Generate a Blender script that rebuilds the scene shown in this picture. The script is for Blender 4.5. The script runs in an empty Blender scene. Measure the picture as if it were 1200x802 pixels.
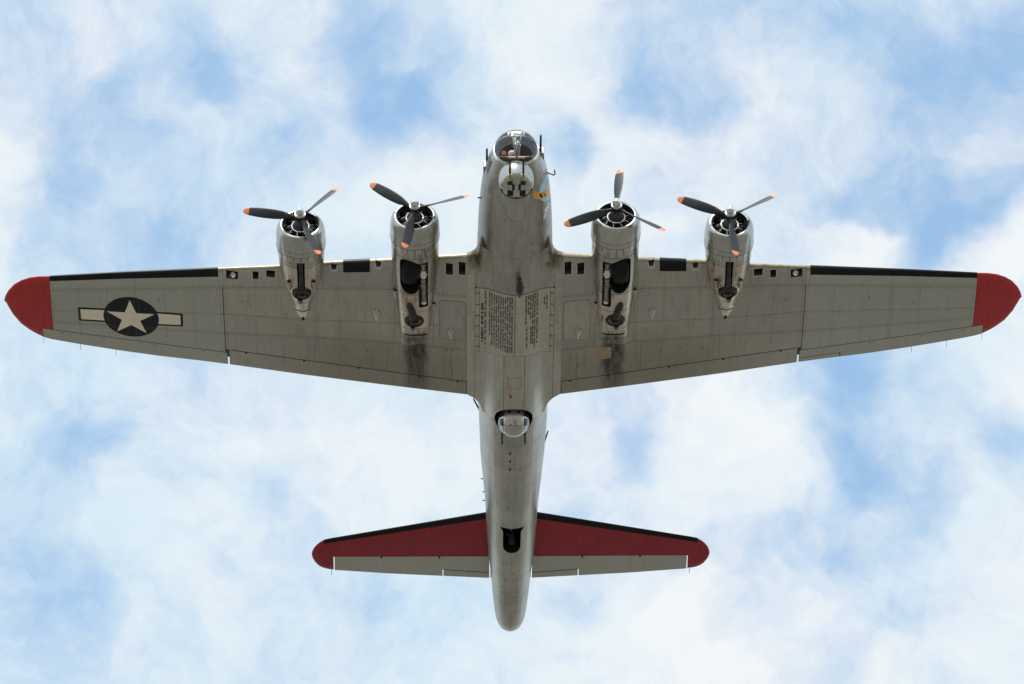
import bpy, bmesh, math, random
import numpy as np
from mathutils import Vector
from math import radians, sin, cos, pi, sqrt
random.seed(7)
sc = bpy.context.scene
COL = sc.collection

# ---------------------------------------------------------------- camera, sky, sun, exposure
cam = bpy.data.cameras.new('camera'); cam_o = bpy.data.objects.new('camera', cam); COL.objects.link(cam_o)
cam_o.location = (0, 0, 1.7)
cam_o.rotation_euler = (radians(90 + 46.0225), 0, radians(0.0377))
cam.sensor_width = 36.0; cam.lens = 5520 / 1200 * 36.0
cam.clip_start = 0.5; cam.clip_end = 20000
sc.camera = cam_o

SUN_EL, SUN_AZ = 58.0, 200.0          # azimuth clockwise from +Y: the sun stands high behind the photographer
world = bpy.data.worlds.new('World'); sc.world = world; world.use_nodes = True
SKY_STRENGTH = 0.15; world.cycles.sampling_method = 'NONE'
sun = bpy.data.lights.new('sun', 'SUN'); sun.energy = 2.4; sun.angle = radians(5); sun.color = (1.0, 0.95, 0.87)
sun_o = bpy.data.objects.new('sun', sun); COL.objects.link(sun_o)
sun_o.location = (0, 0, 300)
sun_o.rotation_euler = (radians(90 - SUN_EL), 0, radians(180 - SUN_AZ))
sc.view_settings.view_transform = 'Standard'; sc.view_settings.look = 'None'
sc.view_settings.exposure = 0.8; sc.view_settings.gamma = 1.0
sc.view_settings.use_curve_mapping = False
sc.cycles.max_bounces = 8; sc.cycles.transparent_max_bounces = 12

# gaps (negative) and thick places (positive) in the broken cloud layer: azimuth, elevation, radius in degrees, amount
CLOUDS = [(-7.65, 48.17, 4.05, -0.14), (7.43, 49.32, 3.51, -0.14), (-7.54, 44.13, 3.24, -0.12), (6.81, 44.69, 3.24, -0.12), (-1.62, 49.03, 2.43, -0.07), (-5.20, 45.29, 2.16, -0.07), (-8.51, 48.73, 1.28, -0.21), (-7.60, 48.38, 1.01, -0.26), (-8.28, 47.76, 0.88, -0.30), (-7.30, 49.02, 0.74, -0.17), (-8.71, 47.11, 0.81, -0.17), (-7.63, 46.92, 1.01, -0.26), (-6.27, 47.01, 0.74, -0.17), (-5.55, 48.86, 0.81, -0.21), (-5.76, 49.31, 0.61, -0.21), (-3.24, 49.77, 0.67, -0.42), (-2.49, 48.99, 0.74, -0.51), (-1.84, 48.61, 0.61, -0.30), (-1.52, 48.25, 0.61, -0.21), (-3.92, 48.15, 0.61, -0.21), (-8.76, 46.43, 0.74, -0.21), (-8.61, 49.34, 0.88, -0.13), (-7.56, 49.73, 0.88, -0.17), (-1.63, 49.39, 0.61, -0.17), (-9.28, 49.50, 0.81, -0.17), (2.50, 49.27, 0.81, -0.47), (3.59, 48.98, 0.67, -0.34), (1.78, 49.13, 0.61, -0.21), (3.98, 49.95, 0.81, -0.30), (5.57, 49.78, 1.01, -0.34), (7.15, 49.64, 1.21, -0.38), (7.99, 48.86, 1.01, -0.38), (9.11, 48.99, 0.88, -0.34), (7.71, 47.48, 0.88, -0.55), (8.03, 47.08, 0.74, -0.47), (6.45, 47.84, 0.74, -0.34), (7.54, 46.82, 0.61, -0.34), (5.66, 47.71, 0.61, -0.26), (9.04, 47.70, 0.61, -0.26), (0.90, 48.21, 0.57, -0.47), (0.67, 48.52, 0.40, -0.30), (-7.48, 44.75, 1.01, -0.34), (-7.01, 44.47, 0.74, -0.26), (-8.60, 45.40, 0.74, -0.30), (-5.51, 45.44, 0.74, -0.21), (-4.62, 45.37, 0.61, -0.26), (-4.24, 44.30, 0.67, -0.26), (-8.03, 43.47, 0.74, -0.21), (-6.95, 42.82, 0.88, -0.30), (-7.60, 42.36, 1.01, -0.21), (-2.45, 43.05, 0.61, -0.30), (-4.07, 41.92, 0.61, -0.17), (2.03, 45.31, 0.67, -0.38), (2.08, 44.77, 0.67, -0.38), (5.85, 45.21, 0.88, -0.51), (6.12, 45.66, 0.61, -0.34), (5.13, 44.55, 0.61, -0.34), (5.75, 44.23, 0.67, -0.38), (6.77, 43.76, 0.74, -0.34), (8.22, 44.33, 0.74, -0.26), (5.01, 43.28, 0.74, -0.30), (3.16, 43.24, 0.47, -0.21), (3.91, 42.65, 0.74, -0.21), (0.83, 44.11, 0.54, -0.38), (1.24, 43.12, 0.61, -0.21), (4.26, 43.67, 0.61, -0.17), (6.80, 42.20, 0.74, -0.17), (4.96, 41.88, 0.61, -0.17), (-2.98, 47.91, 1.08, 0.30), (-0.04, 49.56, 1.62, 0.21), (-4.35, 49.58, 1.08, 0.17), (1.08, 49.76, 1.15, 0.26), (3.99, 48.04, 1.21, 0.30), (1.83, 48.30, 0.88, 0.21), (8.64, 46.64, 0.81, 0.30), (3.60, 44.52, 1.28, 0.30), (8.25, 45.53, 1.01, 0.34), (1.08, 42.40, 1.15, 0.13), (-1.49, 44.36, 1.48, 0.17), (7.50, 43.30, 0.88, 0.21), (5.01, 48.93, 0.94, 0.13), (-6.05, 43.59, 0.94, 0.13), (6.20, 47.01, 0.81, 0.17), (-5.61, 47.97, 0.81, 0.10)]
def build_world():
    nt = world.node_tree; nt.nodes.clear(); N = nt.nodes.new; L = nt.links.new
    out = N('ShaderNodeOutputWorld'); bg = N('ShaderNodeBackground'); L(bg.outputs[0], out.inputs[0])
    bg.inputs['Strength'].default_value = SKY_STRENGTH
    sky = N('ShaderNodeTexSky'); sky.sky_type = 'NISHITA'; sky.sun_disc = False
    sky.sun_elevation = radians(SUN_EL); sky.sun_rotation = radians(SUN_AZ)
    sky.air_density = 1.3; sky.dust_density = 0.8; sky.ozone_density = 0.0
    tc = N('ShaderNodeTexCoord')
    def math_(op, a, b=None, clamp=False):
        m = N('ShaderNodeMath'); m.operation = op; m.use_clamp = clamp
        for k, v in enumerate((a, b)):
            if v is None: continue
            if isinstance(v, (int, float)): m.inputs[k].default_value = v
            else: L(v, m.inputs[k])
        return m.outputs[0]
    def noise(vec, scale, detail, rough, dist=0.0):
        n = N('ShaderNodeTexNoise'); n.inputs['Scale'].default_value = scale; n.inputs['Detail'].default_value = detail
        n.inputs['Roughness'].default_value = rough; n.inputs['Distortion'].default_value = dist
        L(vec, n.inputs['Vector']); return n
    # warp the direction a little so the edges of the clouds are ragged
    wn = noise(tc.outputs['Generated'], 30, 4, 0.55)
    sub = N('ShaderNodeVectorMath'); sub.operation = 'SUBTRACT'; L(wn.outputs['Color'], sub.inputs[0]); sub.inputs[1].default_value = (.5, .5, .5)
    scl = N('ShaderNodeVectorMath'); scl.operation = 'SCALE'; L(sub.outputs[0], scl.inputs[0]); scl.inputs['Scale'].default_value = 0.036
    add = N('ShaderNodeVectorMath'); add.operation = 'ADD'; L(tc.outputs['Generated'], add.inputs[0]); L(scl.outputs[0], add.inputs[1])
    d = add.outputs[0]
    n1 = noise(d, 22, 5, 0.52).outputs['Fac']; n2 = noise(d, 85, 6, 0.62).outputs['Fac']
    cov = math_('ADD', math_('MULTIPLY', math_('SUBTRACT', n1, 0.5), 1.7), math_('MULTIPLY', math_('SUBTRACT', n2, 0.5), 0.62))
    n4 = noise(d, 210, 5, 0.6).outputs['Fac']
    cov = math_('ADD', cov, math_('MULTIPLY', math_('SUBTRACT', n4, 0.5), 0.34))
    cov = math_('ADD', cov, 0.69)
    for az, el, r, amt in CLOUDS:
        a, e = radians(az), radians(el)
        di = N('ShaderNodeVectorMath'); di.operation = 'DISTANCE'; L(d, di.inputs[0])
        di.inputs[1].default_value = (sin(a) * cos(e), cos(a) * cos(e), sin(e))
        mr = N('ShaderNodeMapRange'); mr.interpolation_type = 'SMOOTHSTEP'
        mr.inputs['From Min'].default_value = 0; mr.inputs['From Max'].default_value = radians(r)
        mr.inputs['To Min'].default_value = amt; mr.inputs['To Max'].default_value = 0
        L(di.outputs['Value'], mr.inputs['Value'])
        cov = math_('ADD', cov, mr.outputs[0])
    ramp = N('ShaderNodeMapRange'); ramp.interpolation_type = 'SMOOTHSTEP'
    ramp.inputs['From Min'].default_value = -0.15; ramp.inputs['From Max'].default_value = 1.02
    ramp.inputs['To Min'].default_value = 0.10; ramp.inputs['To Max'].default_value = 0.99
    L(cov, ramp.inputs['Value'])
    # thicker cloud is a little greyer underneath
    n3 = noise(d, 17, 5, 0.55).outputs['Fac']
    shade = N('ShaderNodeMapRange'); shade.inputs['From Min'].default_value = 0.32; shade.inputs['From Max'].default_value = 0.62
    L(n3, shade.inputs['Value'])
    cmix = N('ShaderNodeMix'); cmix.data_type = 'RGBA'
    cmix.inputs['A'].default_value = (2.80, 3.32, 3.62, 1); cmix.inputs['B'].default_value = (3.48, 3.60, 3.66, 1)
    L(shade.outputs[0], cmix.inputs['Factor'])
    wb = N('ShaderNodeVectorMath'); wb.operation = 'MULTIPLY'; wb.inputs[1].default_value = (0.90, 1.06, 1.03); L(sky.outputs[0], wb.inputs[0])   # white balance of the photograph
    mix = N('ShaderNodeMix'); mix.data_type = 'RGBA'
    L(ramp.outputs['Result'], mix.inputs['Factor']); L(wb.outputs[0], mix.inputs['A']); L(cmix.outputs['Result'], mix.inputs['B'])
    L(mix.outputs['Result'], bg.inputs['Color'])
build_world()

# ---------------------------------------------------------------- shape of the airframe
# airframe axes: x to port, y (station) aft, z up; metres
LE_T = [(0.0,4.55),(1.02,4.60),(1.09,4.86),(1.15,5.16),(1.20,5.29),(1.32,5.41),(1.48,5.48),(1.67,5.515),(3.83,5.83),(5.8,6.08),(7.3,6.33),(9.3,6.575),
        (12.1,6.92),(14.34,7.23),(14.68,7.26),(14.98,7.33),(15.25,7.46),(15.49,7.65),(15.69,7.92),(15.795,8.15),(15.815,8.28)]
TE_T = [(0.0,11.9),(0.98,11.86),(1.03,11.75),(1.10,11.60),(1.24,11.43),(1.35,11.355),(1.47,11.28),(3.9,11.06),(6.5,10.80),(8.9,10.515),(9.85,10.415),
        (11.09,10.31),(12.33,10.165),(13.57,9.985),(14.39,9.85),(14.72,9.76),(15.04,9.56),(15.36,9.27),(15.6,8.88),(15.77,8.45),(15.815,8.29)]
def _tab(T): return np.array([p[0] for p in T]), np.array([p[1] for p in T])
_LX,_LY=_tab(LE_T); _TX,_TY=_tab(TE_T)
def LE(x): return float(np.interp(abs(x),_LX,_LY))
def TE(x): return float(np.interp(abs(x),_TX,_TY))
DIH=math.tan(math.radians(4.5)); INC=math.tan(math.radians(2.0))
def zchord(x,y): return -0.70+abs(x)*DIH-(y-8.0)*INC
def thick(x):
    a=abs(x); c=5.95-0.215*a
    t=(0.175-0.0045*a)*c
    if a>13.6:
        t*=math.sqrt(max(0.0,(TE(x)-LE(x))/(TE(13.6)-LE(13.6))))**1.3
    return t
def yt(c):
    c=min(max(c,0.0),1.0)
    return 5*(0.2969*math.sqrt(c)-0.1260*c-0.3516*c*c+0.2843*c**3-0.1036*c**4)
def zl(x,y):                                   # underside of the wing
    l,t=LE(x),TE(x); c=(y-l)/max(t-l,1e-4)
    return zchord(x,min(max(y,l),t))-thick(x)*yt(c)
def wing_pt(x,u):                              # u in [-1,1]: 0 leading edge, +1 trailing edge below, -1 above
    l,t=LE(x),TE(x); c=u*u; y=l+c*(t-l)
    return (x,y,zchord(x,y)-(1 if u>0 else -1)*thick(x)*yt(c))
# fuselage stations: y, half width, centre z, half height below, half height above
FUS=[(1.66,0.690,-0.06,0.690,0.70),(1.95,0.800,-0.04,0.82,0.86),(2.30,0.905,-0.02,0.95,1.02),(3.0,1.020,0.0,1.12,1.25),(3.75,1.082,0.0,1.23,1.40),(4.85,1.130,0.0,1.33,1.45),
     (5.8,1.145,0.0,1.37,1.45),(8.0,1.145,0.0,1.38,1.40),(10.5,1.130,0.0,1.37,1.36),(12.3,1.085,0.02,1.34,1.28),(14.1,1.035,0.07,1.24,1.16),(15.6,0.945,0.13,1.12,1.05),
     (17.1,0.850,0.21,0.99,0.95),(19.0,0.770,0.32,0.84,0.85),(20.7,0.645,0.41,0.70,0.76),(21.85,0.572,0.47,0.60,0.68),(22.7,0.492,0.51,0.50,0.58),(23.15,0.390,0.54,0.39,0.46),(23.36,0.27,0.56,0.27,0.31),(23.45,0.10,0.57,0.10,0.12)]
_F=np.array(FUS)
def _smooth(y,col):
    # monotone cubic through the stations
    Y=_F[:,0];V=_F[:,col]; y=min(max(y,Y[0]),Y[-1])
    i=int(min(max(np.searchsorted(Y,y)-1,0),len(Y)-2))
    h=Y[i+1]-Y[i]; t=(y-Y[i])/h
    d=(V[i+1]-V[i])/h
    dm=(V[i]-V[i-1])/(Y[i]-Y[i-1]) if i>0 else d
    dp=(V[i+2]-V[i+1])/(Y[i+2]-Y[i+1]) if i<len(Y)-2 else d
    m0=0.0 if dm*d<=0 else 2*dm*d/(dm+d); m1=0.0 if dp*d<=0 else 2*dp*d/(dp+d)
    return (2*t**3-3*t*t+1)*V[i]+(t**3-2*t*t+t)*h*m0+(-2*t**3+3*t*t)*V[i+1]+(t**3-t*t)*h*m1
def fus(y): return [_smooth(y,k) for k in (1,2,3,4)]
def fus_pt(y,a,off=0.0):                       # a = angle from straight down, + to port
    w,zc,hb,ha=fus(y); c,s=math.cos(a),math.sin(a); h=hb if c>0 else ha
    return ((w+off)*s, y, zc-(h+off)*c)
def zf(x,y):                                   # underside of the fuselage
    w,zc,hb,ha=fus(y); r=min(abs(x)/w,1.0)
    return zc-hb*math.sqrt(max(0.0,1-r*r))
def zb(x,y):                                   # belly: fuselage and wing faired together
    a=zl(x,y); b=zf(x,y) if abs(x)<fus(y)[0] else fus(y)[1]
    k=0.22; h=max(k-abs(a-b),0.0)/k
    return min(a,b)-h*h*k*0.25

# ---------------------------------------------------------------- nacelle shape
# station, half width, bottom z, top z, squareness
NACELLE = {
 'inner': dict(x=3.055, z=-0.50, lip=3.86, st=[(4.55,0.70,-1.20,0.20,2.0),(5.0,0.715,-1.235,0.20,2.05),(5.8,0.70,-1.27,0.12,2.2),(6.7,0.63,-1.25,-0.05,2.6),(7.6,0.555,-1.17,-0.2,3.0),
                 (8.3,0.51,-1.04,-0.3,3.2),(8.8,0.49,-0.90,-0.4,3.2),(9.15,0.475,-0.74,-0.5,3.2)]),
 'outer': dict(x=6.535, z=-0.25, lip=4.42, st=[(5.1,0.70,-0.95,0.45,2.0),(5.5,0.705,-0.97,0.43,2.0),(6.1,0.665,-0.96,0.3,2.0),(6.7,0.575,-0.90,0.1,2.0),(7.2,0.415,-0.81,-0.1,2.0),
                 (7.6,0.30,-0.70,-0.15,2.0),(7.95,0.19,-0.60,-0.25,2.0),(8.25,0.06,-0.47,-0.35,2.0)])}
def nac(kind, y):
    st = np.array(NACELLE[kind]['st']); Y = st[:,0]; y = min(max(y, Y[0]), Y[-1])
    i = int(min(max(np.searchsorted(Y, y) - 1, 0), len(Y) - 2)); t = (y - Y[i]) / (Y[i+1] - Y[i])
    r = []
    for k in range(1, 5):
        V = st[:,k]; h = Y[i+1]-Y[i]; d = (V[i+1]-V[i])/h
        dm = (V[i]-V[i-1])/(Y[i]-Y[i-1]) if i > 0 else d
        dp = (V[i+2]-V[i+1])/(Y[i+2]-Y[i+1]) if i < len(Y)-2 else d
        m0 = 0.5*(dm+d); m1 = 0.5*(dp+d)
        r.append((2*t**3-3*t*t+1)*V[i]+(t**3-2*t*t+t)*h*m0+(-2*t**3+3*t*t)*V[i+1]+(t**3-t*t)*h*m1)
    return r
def nac_pt(kind, sg, y, a, off=0.0):          # a = angle from straight down
    w, zb_, zt, n = nac(kind, y); zc = NACELLE[kind]['z'] if zt > NACELLE[kind]['z'] + .1 else 0.5*(zb_+zt)
    zc = min(zc, zt - 0.02); zc = max(zc, zb_ + 0.05) if zb_ + 0.05 < zt else 0.5*(zb_+zt)
    c, s = cos(a), sin(a); e = 2.0 / n
    X = math.copysign(abs(s)**e, s) * (w + off); h = (zc - zb_) if c > 0 else (zt - zc)
    return (sg * NACELLE[kind]['x'] + X, y, zc - math.copysign(abs(c)**e, c) * (h + off))
def znac(kind, sg, x, y):                     # underside of a nacelle
    w, zb_, zt, n = nac(kind, y); zc = NACELLE[kind]['z'] if zt > NACELLE[kind]['z'] + .1 else 0.5*(zb_+zt)
    r = min(abs(x - sg * NACELLE[kind]['x']) / w, 0.999)
    return zc - (zc - zb_) * (1 - r**n)**(1.0/n)

# ---------------------------------------------------------------- materials
MAT = {}
def newmat(name):
    m = bpy.data.materials.new(name); m.use_nodes = True; nt = m.node_tree
    b = nt.nodes['Principled BSDF']; MAT[name] = m; return m, nt, b
def plain(name, col, rough=0.5, metal=0.0, vary=0.12, scale=6.0, emit=None, bump=0.0, stretch=(1,1,1), coat=0.0, spec=0.5):
    m, nt, b = newmat(name); N = nt.nodes.new; L = nt.links.new
    tc = N('ShaderNodeTexCoord'); mp = N('ShaderNodeMapping'); mp.inputs['Scale'].default_value = stretch
    L(tc.outputs['Object'], mp.inputs['Vector'])
    n = N('ShaderNodeTexNoise'); n.inputs['Scale'].default_value = scale; n.inputs['Detail'].default_value = 5; L(mp.outputs[0], n.inputs['Vector'])
    mr = N('ShaderNodeMapRange'); mr.inputs['From Min'].default_value = .3; mr.inputs['From Max'].default_value = .7
    mr.inputs['To Min'].default_value = 1 - vary; mr.inputs['To Max'].default_value = 1 + vary; L(n.outputs['Fac'], mr.inputs['Value'])
    mu = N('ShaderNodeVectorMath'); mu.operation = 'SCALE'; mu.inputs[0].default_value = col; L(mr.outputs[0], mu.inputs['Scale'])
    L(mu.outputs[0], b.inputs['Base Color'])
    b.inputs['Roughness'].default_value = rough; b.inputs['Metallic'].default_value = metal; b.inputs['Coat Weight'].default_value = coat; b.inputs['Specular IOR Level'].default_value = spec
    if bump:
        bp = N('ShaderNodeBump'); bp.inputs['Strength'].default_value = bump; bp.inputs['Distance'].default_value = 0.02
        L(n.outputs['Fac'], bp.inputs['Height']); L(bp.outputs[0], b.inputs['Normal'])
    if emit:
        b.inputs['Emission Color'].default_value = (*emit[:3], 1); b.inputs['Emission Strength'].default_value = emit[3]
    return m
def skin(name, ca, cb, metal=0.6, rough=0.42, soot=False, dirt=0.0, rnd=0.10, root=False, spec=0.5, aft=False):
    """weathered bare sheet metal: streaks along the airflow, blotches, each sheet a slightly different grey"""
    m, nt, b = newmat(name); N = nt.nodes.new; L = nt.links.new
    def M(op, a, c=None, clamp=False):
        k = N('ShaderNodeMath'); k.operation = op; k.use_clamp = clamp
        for q, v in enumerate((a, c)):
            if v is None: continue
            if isinstance(v, (int, float)): k.inputs[q].default_value = v
            else: L(v, k.inputs[q])
        return k.outputs[0]
    def noise(scale, st, det=5, ro=.55):
        mp = N('ShaderNodeMapping'); mp.inputs['Scale'].default_value = st; L(tc.outputs['Object'], mp.inputs['Vector'])
        n = N('ShaderNodeTexNoise'); n.inputs['Scale'].default_value = scale; n.inputs['Detail'].default_value = det; n.inputs['Roughness'].default_value = ro
        L(mp.outputs[0], n.inputs['Vector']); return n.outputs['Fac']
    def step(v, a, c):
        r = N('ShaderNodeMapRange'); r.interpolation_type = 'SMOOTHSTEP'; r.inputs['From Min'].default_value = a; r.inputs['From Max'].default_value = c
        L(v, r.inputs['Value']); return r.outputs[0]
    def mixc(f, A, B):
        x = N('ShaderNodeMix'); x.data_type = 'RGBA'
        if isinstance(f, float): x.inputs['Factor'].default_value = f
        else: L(f, x.inputs['Factor'])
        for nm, v in (('A', A), ('B', B)):
            if isinstance(v, tuple): x.inputs[nm].default_value = (*v, 1)
            else: L(v, x.inputs[nm])
        return x.outputs['Result']
    tc = N('ShaderNodeTexCoord'); oi = N('ShaderNodeObjectInfo')
    streak = noise(3.0, (3.5, .35, 3.5)); blot = noise(1.1, (1, 1, 1)); fine = noise(14, (1, .5, 1), 4)
    f = step(M('ADD', M('MULTIPLY', streak, .55), M('MULTIPLY', blot, .45)), .38, .62)
    col = mixc(f, ca, cb)
    v = M('ADD', M('MULTIPLY', oi.outputs['Random'], 2 * rnd), 1 - rnd)
    v = M('MULTIPLY', v, M('ADD', M('MULTIPLY', fine, .24), .88))
    sv = N('ShaderNodeVectorMath'); sv.operation = 'SCALE'; L(col, sv.inputs[0]); L(v, sv.inputs['Scale']); col = sv.outputs[0]
    sep = N('ShaderNodeSeparateXYZ'); L(tc.outputs['Object'], sep.inputs[0]); X, Y = sep.outputs['X'], sep.outputs['Y']
    wx = None
    if dirt:
        g = M('MULTIPLY', step(noise(2.2, (2.5, .5, 2.5), 6, .65), .50, .72), dirt)
        col = mixc(g, col, (0.085, 0.060, 0.038))
    if root:                                  # ochre grime in the corner of wing and body and along the cheeks
        Z = sep.outputs['Z']; ax = M('ABSOLUTE', X); wob = M('MULTIPLY', M('SUBTRACT', noise(3.0, (1, 1, 1), 5, .6), .5), .5)
        axw = M('ADD', ax, wob); yw = M('ADD', Y, wob)
        g1 = M('MULTIPLY', M('MULTIPLY', step(axw, .93, 1.06), M('SUBTRACT', 1.0, step(axw, 1.38, 1.62))), M('SUBTRACT', 1.0, step(yw, 5.45, 5.85)))
        g1 = M('MULTIPLY', g1, step(Y, 4.4, 4.9))
        g2 = M('MULTIPLY', M('MULTIPLY', step(axw, .66, .86), M('SUBTRACT', 1.0, step(Y, 4.6, 5.6))), .45)
        g = M('MULTIPLY', M('MAXIMUM', g1, g2), M('ADD', M('MULTIPLY', step(noise(5, (1.5, .8, 1.5)), .3, .7), .5), .5), True)
        col = mixc(g, col, (0.150, 0.105, 0.050))
    if aft:                                   # oily film carried back over the inner wing
        g = M('MULTIPLY', M('MULTIPLY', step(M('ADD', Y, M('MULTIPLY', noise(1.2, (1, .4, 1)), 2.0)), 8.6, 11.2), M('SUBTRACT', 1.0, step(M('ABSOLUTE', X), 4.5, 8.8))), .42)
        col = mixc(g, col, (0.16, 0.115, 0.075))
    if soot:
        wob = M('MULTIPLY', M('SUBTRACT', noise(1.8, (1, .6, 1)), .5), .35)
        dx = M('ABSOLUTE', M('ADD', M('SUBTRACT', M('ABSOLUTE', X), 3.06), wob))
        across = M('SUBTRACT', 1.0, step(dx, .16, .50))
        along = M('MULTIPLY', step(Y, 8.0, 8.7), M('SUBTRACT', 1.0, M('MULTIPLY', step(Y, 9.2, 12.0), .75)))
        grain = step(noise(3.4, (3.2, .55, 1), 5, .6), .28, .70)
        s = M('MULTIPLY', M('MULTIPLY', across, along), M('ADD', M('MULTIPLY', grain, .55), .60), True)
        col = mixc(s, col, (0.024, 0.014, 0.009)); wx = s
    L(col, b.inputs['Base Color']); 
    b.inputs['Metallic'].default_value = metal; b.inputs['Specular IOR Level'].default_value = spec
    if wx is not None: L(M('MULTIPLY', M('SUBTRACT', 1.0, wx), metal), b.inputs['Metallic'])
    L(M('ADD', M('MULTIPLY', streak, .22), rough - .11), b.inputs['Roughness'])
    bp = N('ShaderNodeBump'); bp.inputs['Strength'].default_value = 0.10; bp.inputs['Distance'].default_value = 0.05
    L(noise(2.0, (1, 1, 1), 3), bp.inputs['Height']); L(bp.outputs[0], b.inputs['Normal'])
    return m
skin('skin_inner', (0.445, 0.430, 0.392), (0.485, 0.470, 0.430), 0.55, 0.42, soot=True, dirt=0.20, rnd=0.065, aft=True)
skin('skin_outer', (0.475, 0.472, 0.436), (0.510, 0.506, 0.468), 0.40, 0.50, dirt=0.06, rnd=0.02)
skin('skin_body', (0.385, 0.370, 0.334), (0.480, 0.464, 0.426), 0.76, 0.38, dirt=0.18, rnd=0.03, root=True)
skin('skin_belly', (0.490, 0.474, 0.434), (0.550, 0.534, 0.494), 0.75, 0.33, dirt=0.22, rnd=0.03, root=True)
skin('skin_door', (0.520, 0.494, 0.438), (0.560, 0.532, 0.474), 0.30, 0.5, dirt=0.15, rnd=0.02)
skin('skin_cowl', (0.46, 0.46, 0.436), (0.53, 0.53, 0.506), 0.80, 0.27, dirt=0.15, rnd=0.04)
skin('skin_nacelle', (0.42, 0.395, 0.345), (0.55, 0.53, 0.485), 0.82, 0.28, soot=True, dirt=0.65, rnd=0.09)
skin('heat_metal', (0.60, 0.485, 0.405), (0.68, 0.615, 0.545), 0.70, 0.32, soot=True, dirt=0.9, rnd=0.07)
skin('leading_edge', (0.30, 0.235, 0.135), (0.46, 0.39, 0.27), 0.35, 0.45, dirt=0.45, rnd=0.04)
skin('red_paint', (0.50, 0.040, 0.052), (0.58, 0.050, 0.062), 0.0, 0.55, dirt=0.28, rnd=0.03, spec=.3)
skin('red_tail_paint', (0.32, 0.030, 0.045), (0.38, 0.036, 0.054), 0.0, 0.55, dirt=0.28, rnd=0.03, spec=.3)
plain('seam', (0.075, 0.068, 0.058), 0.75)
plain('rivet_head', (0.21, 0.20, 0.18), 0.6, 0.3)
plain('metal_top', (0.50, 0.49, 0.46), 0.4, 0.6)
plain('rubber', (0.010, 0.011, 0.013), 0.6, vary=.25, spec=.25)
plain('boot', (0.0055, 0.0062, 0.0085), 0.45, vary=.3, scale=3, spec=.25)
plain('black', (0.006, 0.006, 0.007), 0.5, spec=.3)
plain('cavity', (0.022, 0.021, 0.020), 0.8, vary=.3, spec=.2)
plain('gun_metal', (0.030, 0.028, 0.028), 0.40, 0.6)
plain('gun_brown', (0.10, 0.045, 0.035), 0.5, 0.3)
plain('brass', (0.42, 0.36, 0.22), 0.45, 0.4)
plain('chrome', (0.86, 0.85, 0.84), 0.10, 1.0, vary=.04)
plain('bright_metal', (0.80, 0.80, 0.78), 0.28, 0.8)
plain('ball_metal', (0.66, 0.66, 0.64), 0.34, 0.6, vary=.18, scale=12)
plain('white_paint', (0.78, 0.78, 0.76), 0.45)
plain('cream_paint', (0.95, 0.86, 0.72), 0.55, vary=.05)
plain('navy_paint', (0.010, 0.0125, 0.020), 0.5, spec=.3)
plain('letter_paint', (0.008, 0.008, 0.008), 0.6, spec=.2)
plain('engine_dark', (0.030, 0.031, 0.034), 0.45, 0.4, vary=.4, scale=20)
plain('engine_grey', (0.075, 0.078, 0.085), 0.4, 0.4, vary=.3, scale=10)
plain('turbo_metal', (0.045, 0.040, 0.040), 0.38, 0.7, vary=.4, scale=9)
plain('pipe_metal', (0.055, 0.047, 0.043), 0.45, 0.6, vary=.4, scale=6)
plain('strut_metal', (0.30, 0.29, 0.26), 0.4, 0.6, vary=.5, scale=14)
plain('orange_paint', (0.85, 0.26, 0.10), 0.45, vary=.06)
plain('amber_paint', (0.80, 0.42, 0.07), 0.5, vary=.12)
plain('blue_paint', (0.42, 0.72, 0.82), 0.5, vary=.1)
plain('blade_paint', (0.030, 0.031, 0.035), 0.5, vary=.2, spec=.35)
plain('rim_paint', (0.58, 0.58, 0.55), 0.45, vary=.1)
plain('intake_dark', (0.075, 0.072, 0.068), 0.7, vary=.3)
plain('pink_paint', (0.72, 0.50, 0.43), 0.55)
plain('brown_paint', (0.22, 0.12, 0.09), 0.55)
plain('ochre_dirt', (0.155, 0.105, 0.048), 0.7, vary=.45, scale=9)
plain('pale_patch', (0.42, 0.31, 0.20), 0.5, 0.3, vary=.2, scale=9)
plain('red_lens', (0.40, 0.02, 0.02), 0.2)
plain('lamp_glass', (0.75, 0.77, 0.76), 0.15, 0.9, vary=.35, scale=30)
plain('red_cloth', (0.22, 0.045, 0.04), 0.8)
plain('antenna_black', (0.020, 0.024, 0.028), 0.35)
def glass(name, tint, amount):
    m = bpy.data.materials.new(name); m.use_nodes = True; nt = m.node_tree; nt.nodes.clear(); N = nt.nodes.new; L = nt.links.new
    o = N('ShaderNodeOutputMaterial'); mx = N('ShaderNodeMixShader'); tr = N('ShaderNodeBsdfTransparent'); gl = N('ShaderNodeBsdfGlossy')
    tr.inputs[0].default_value = (*tint, 1); gl.inputs['Roughness'].default_value = 0.04; gl.inputs['Color'].default_value = (.95, .97, 1, 1)
    fr = N('ShaderNodeFresnel'); fr.inputs['IOR'].default_value = 1.45; mu = N('ShaderNodeMath'); mu.operation = 'MULTIPLY_ADD'
    mu.inputs[1].default_value = 1.0; mu.inputs[2].default_value = amount; mu.use_clamp = True; L(fr.outputs[0], mu.inputs[0])
    L(mu.outputs[0], mx.inputs[0]); L(tr.outputs[0], mx.inputs[1]); L(gl.outputs[0], mx.inputs[2]); L(mx.outputs[0], o.inputs[0]); MAT[name] = m
glass('plexiglass', (.93, .95, .97), 0.05)
plain('dark_glass', (0.035, 0.042, 0.05), 0.08, 0.2, vary=.1)
plain('milky_glass', (0.50, 0.56, 0.62), 0.10, 0.2, vary=.1)

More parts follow.
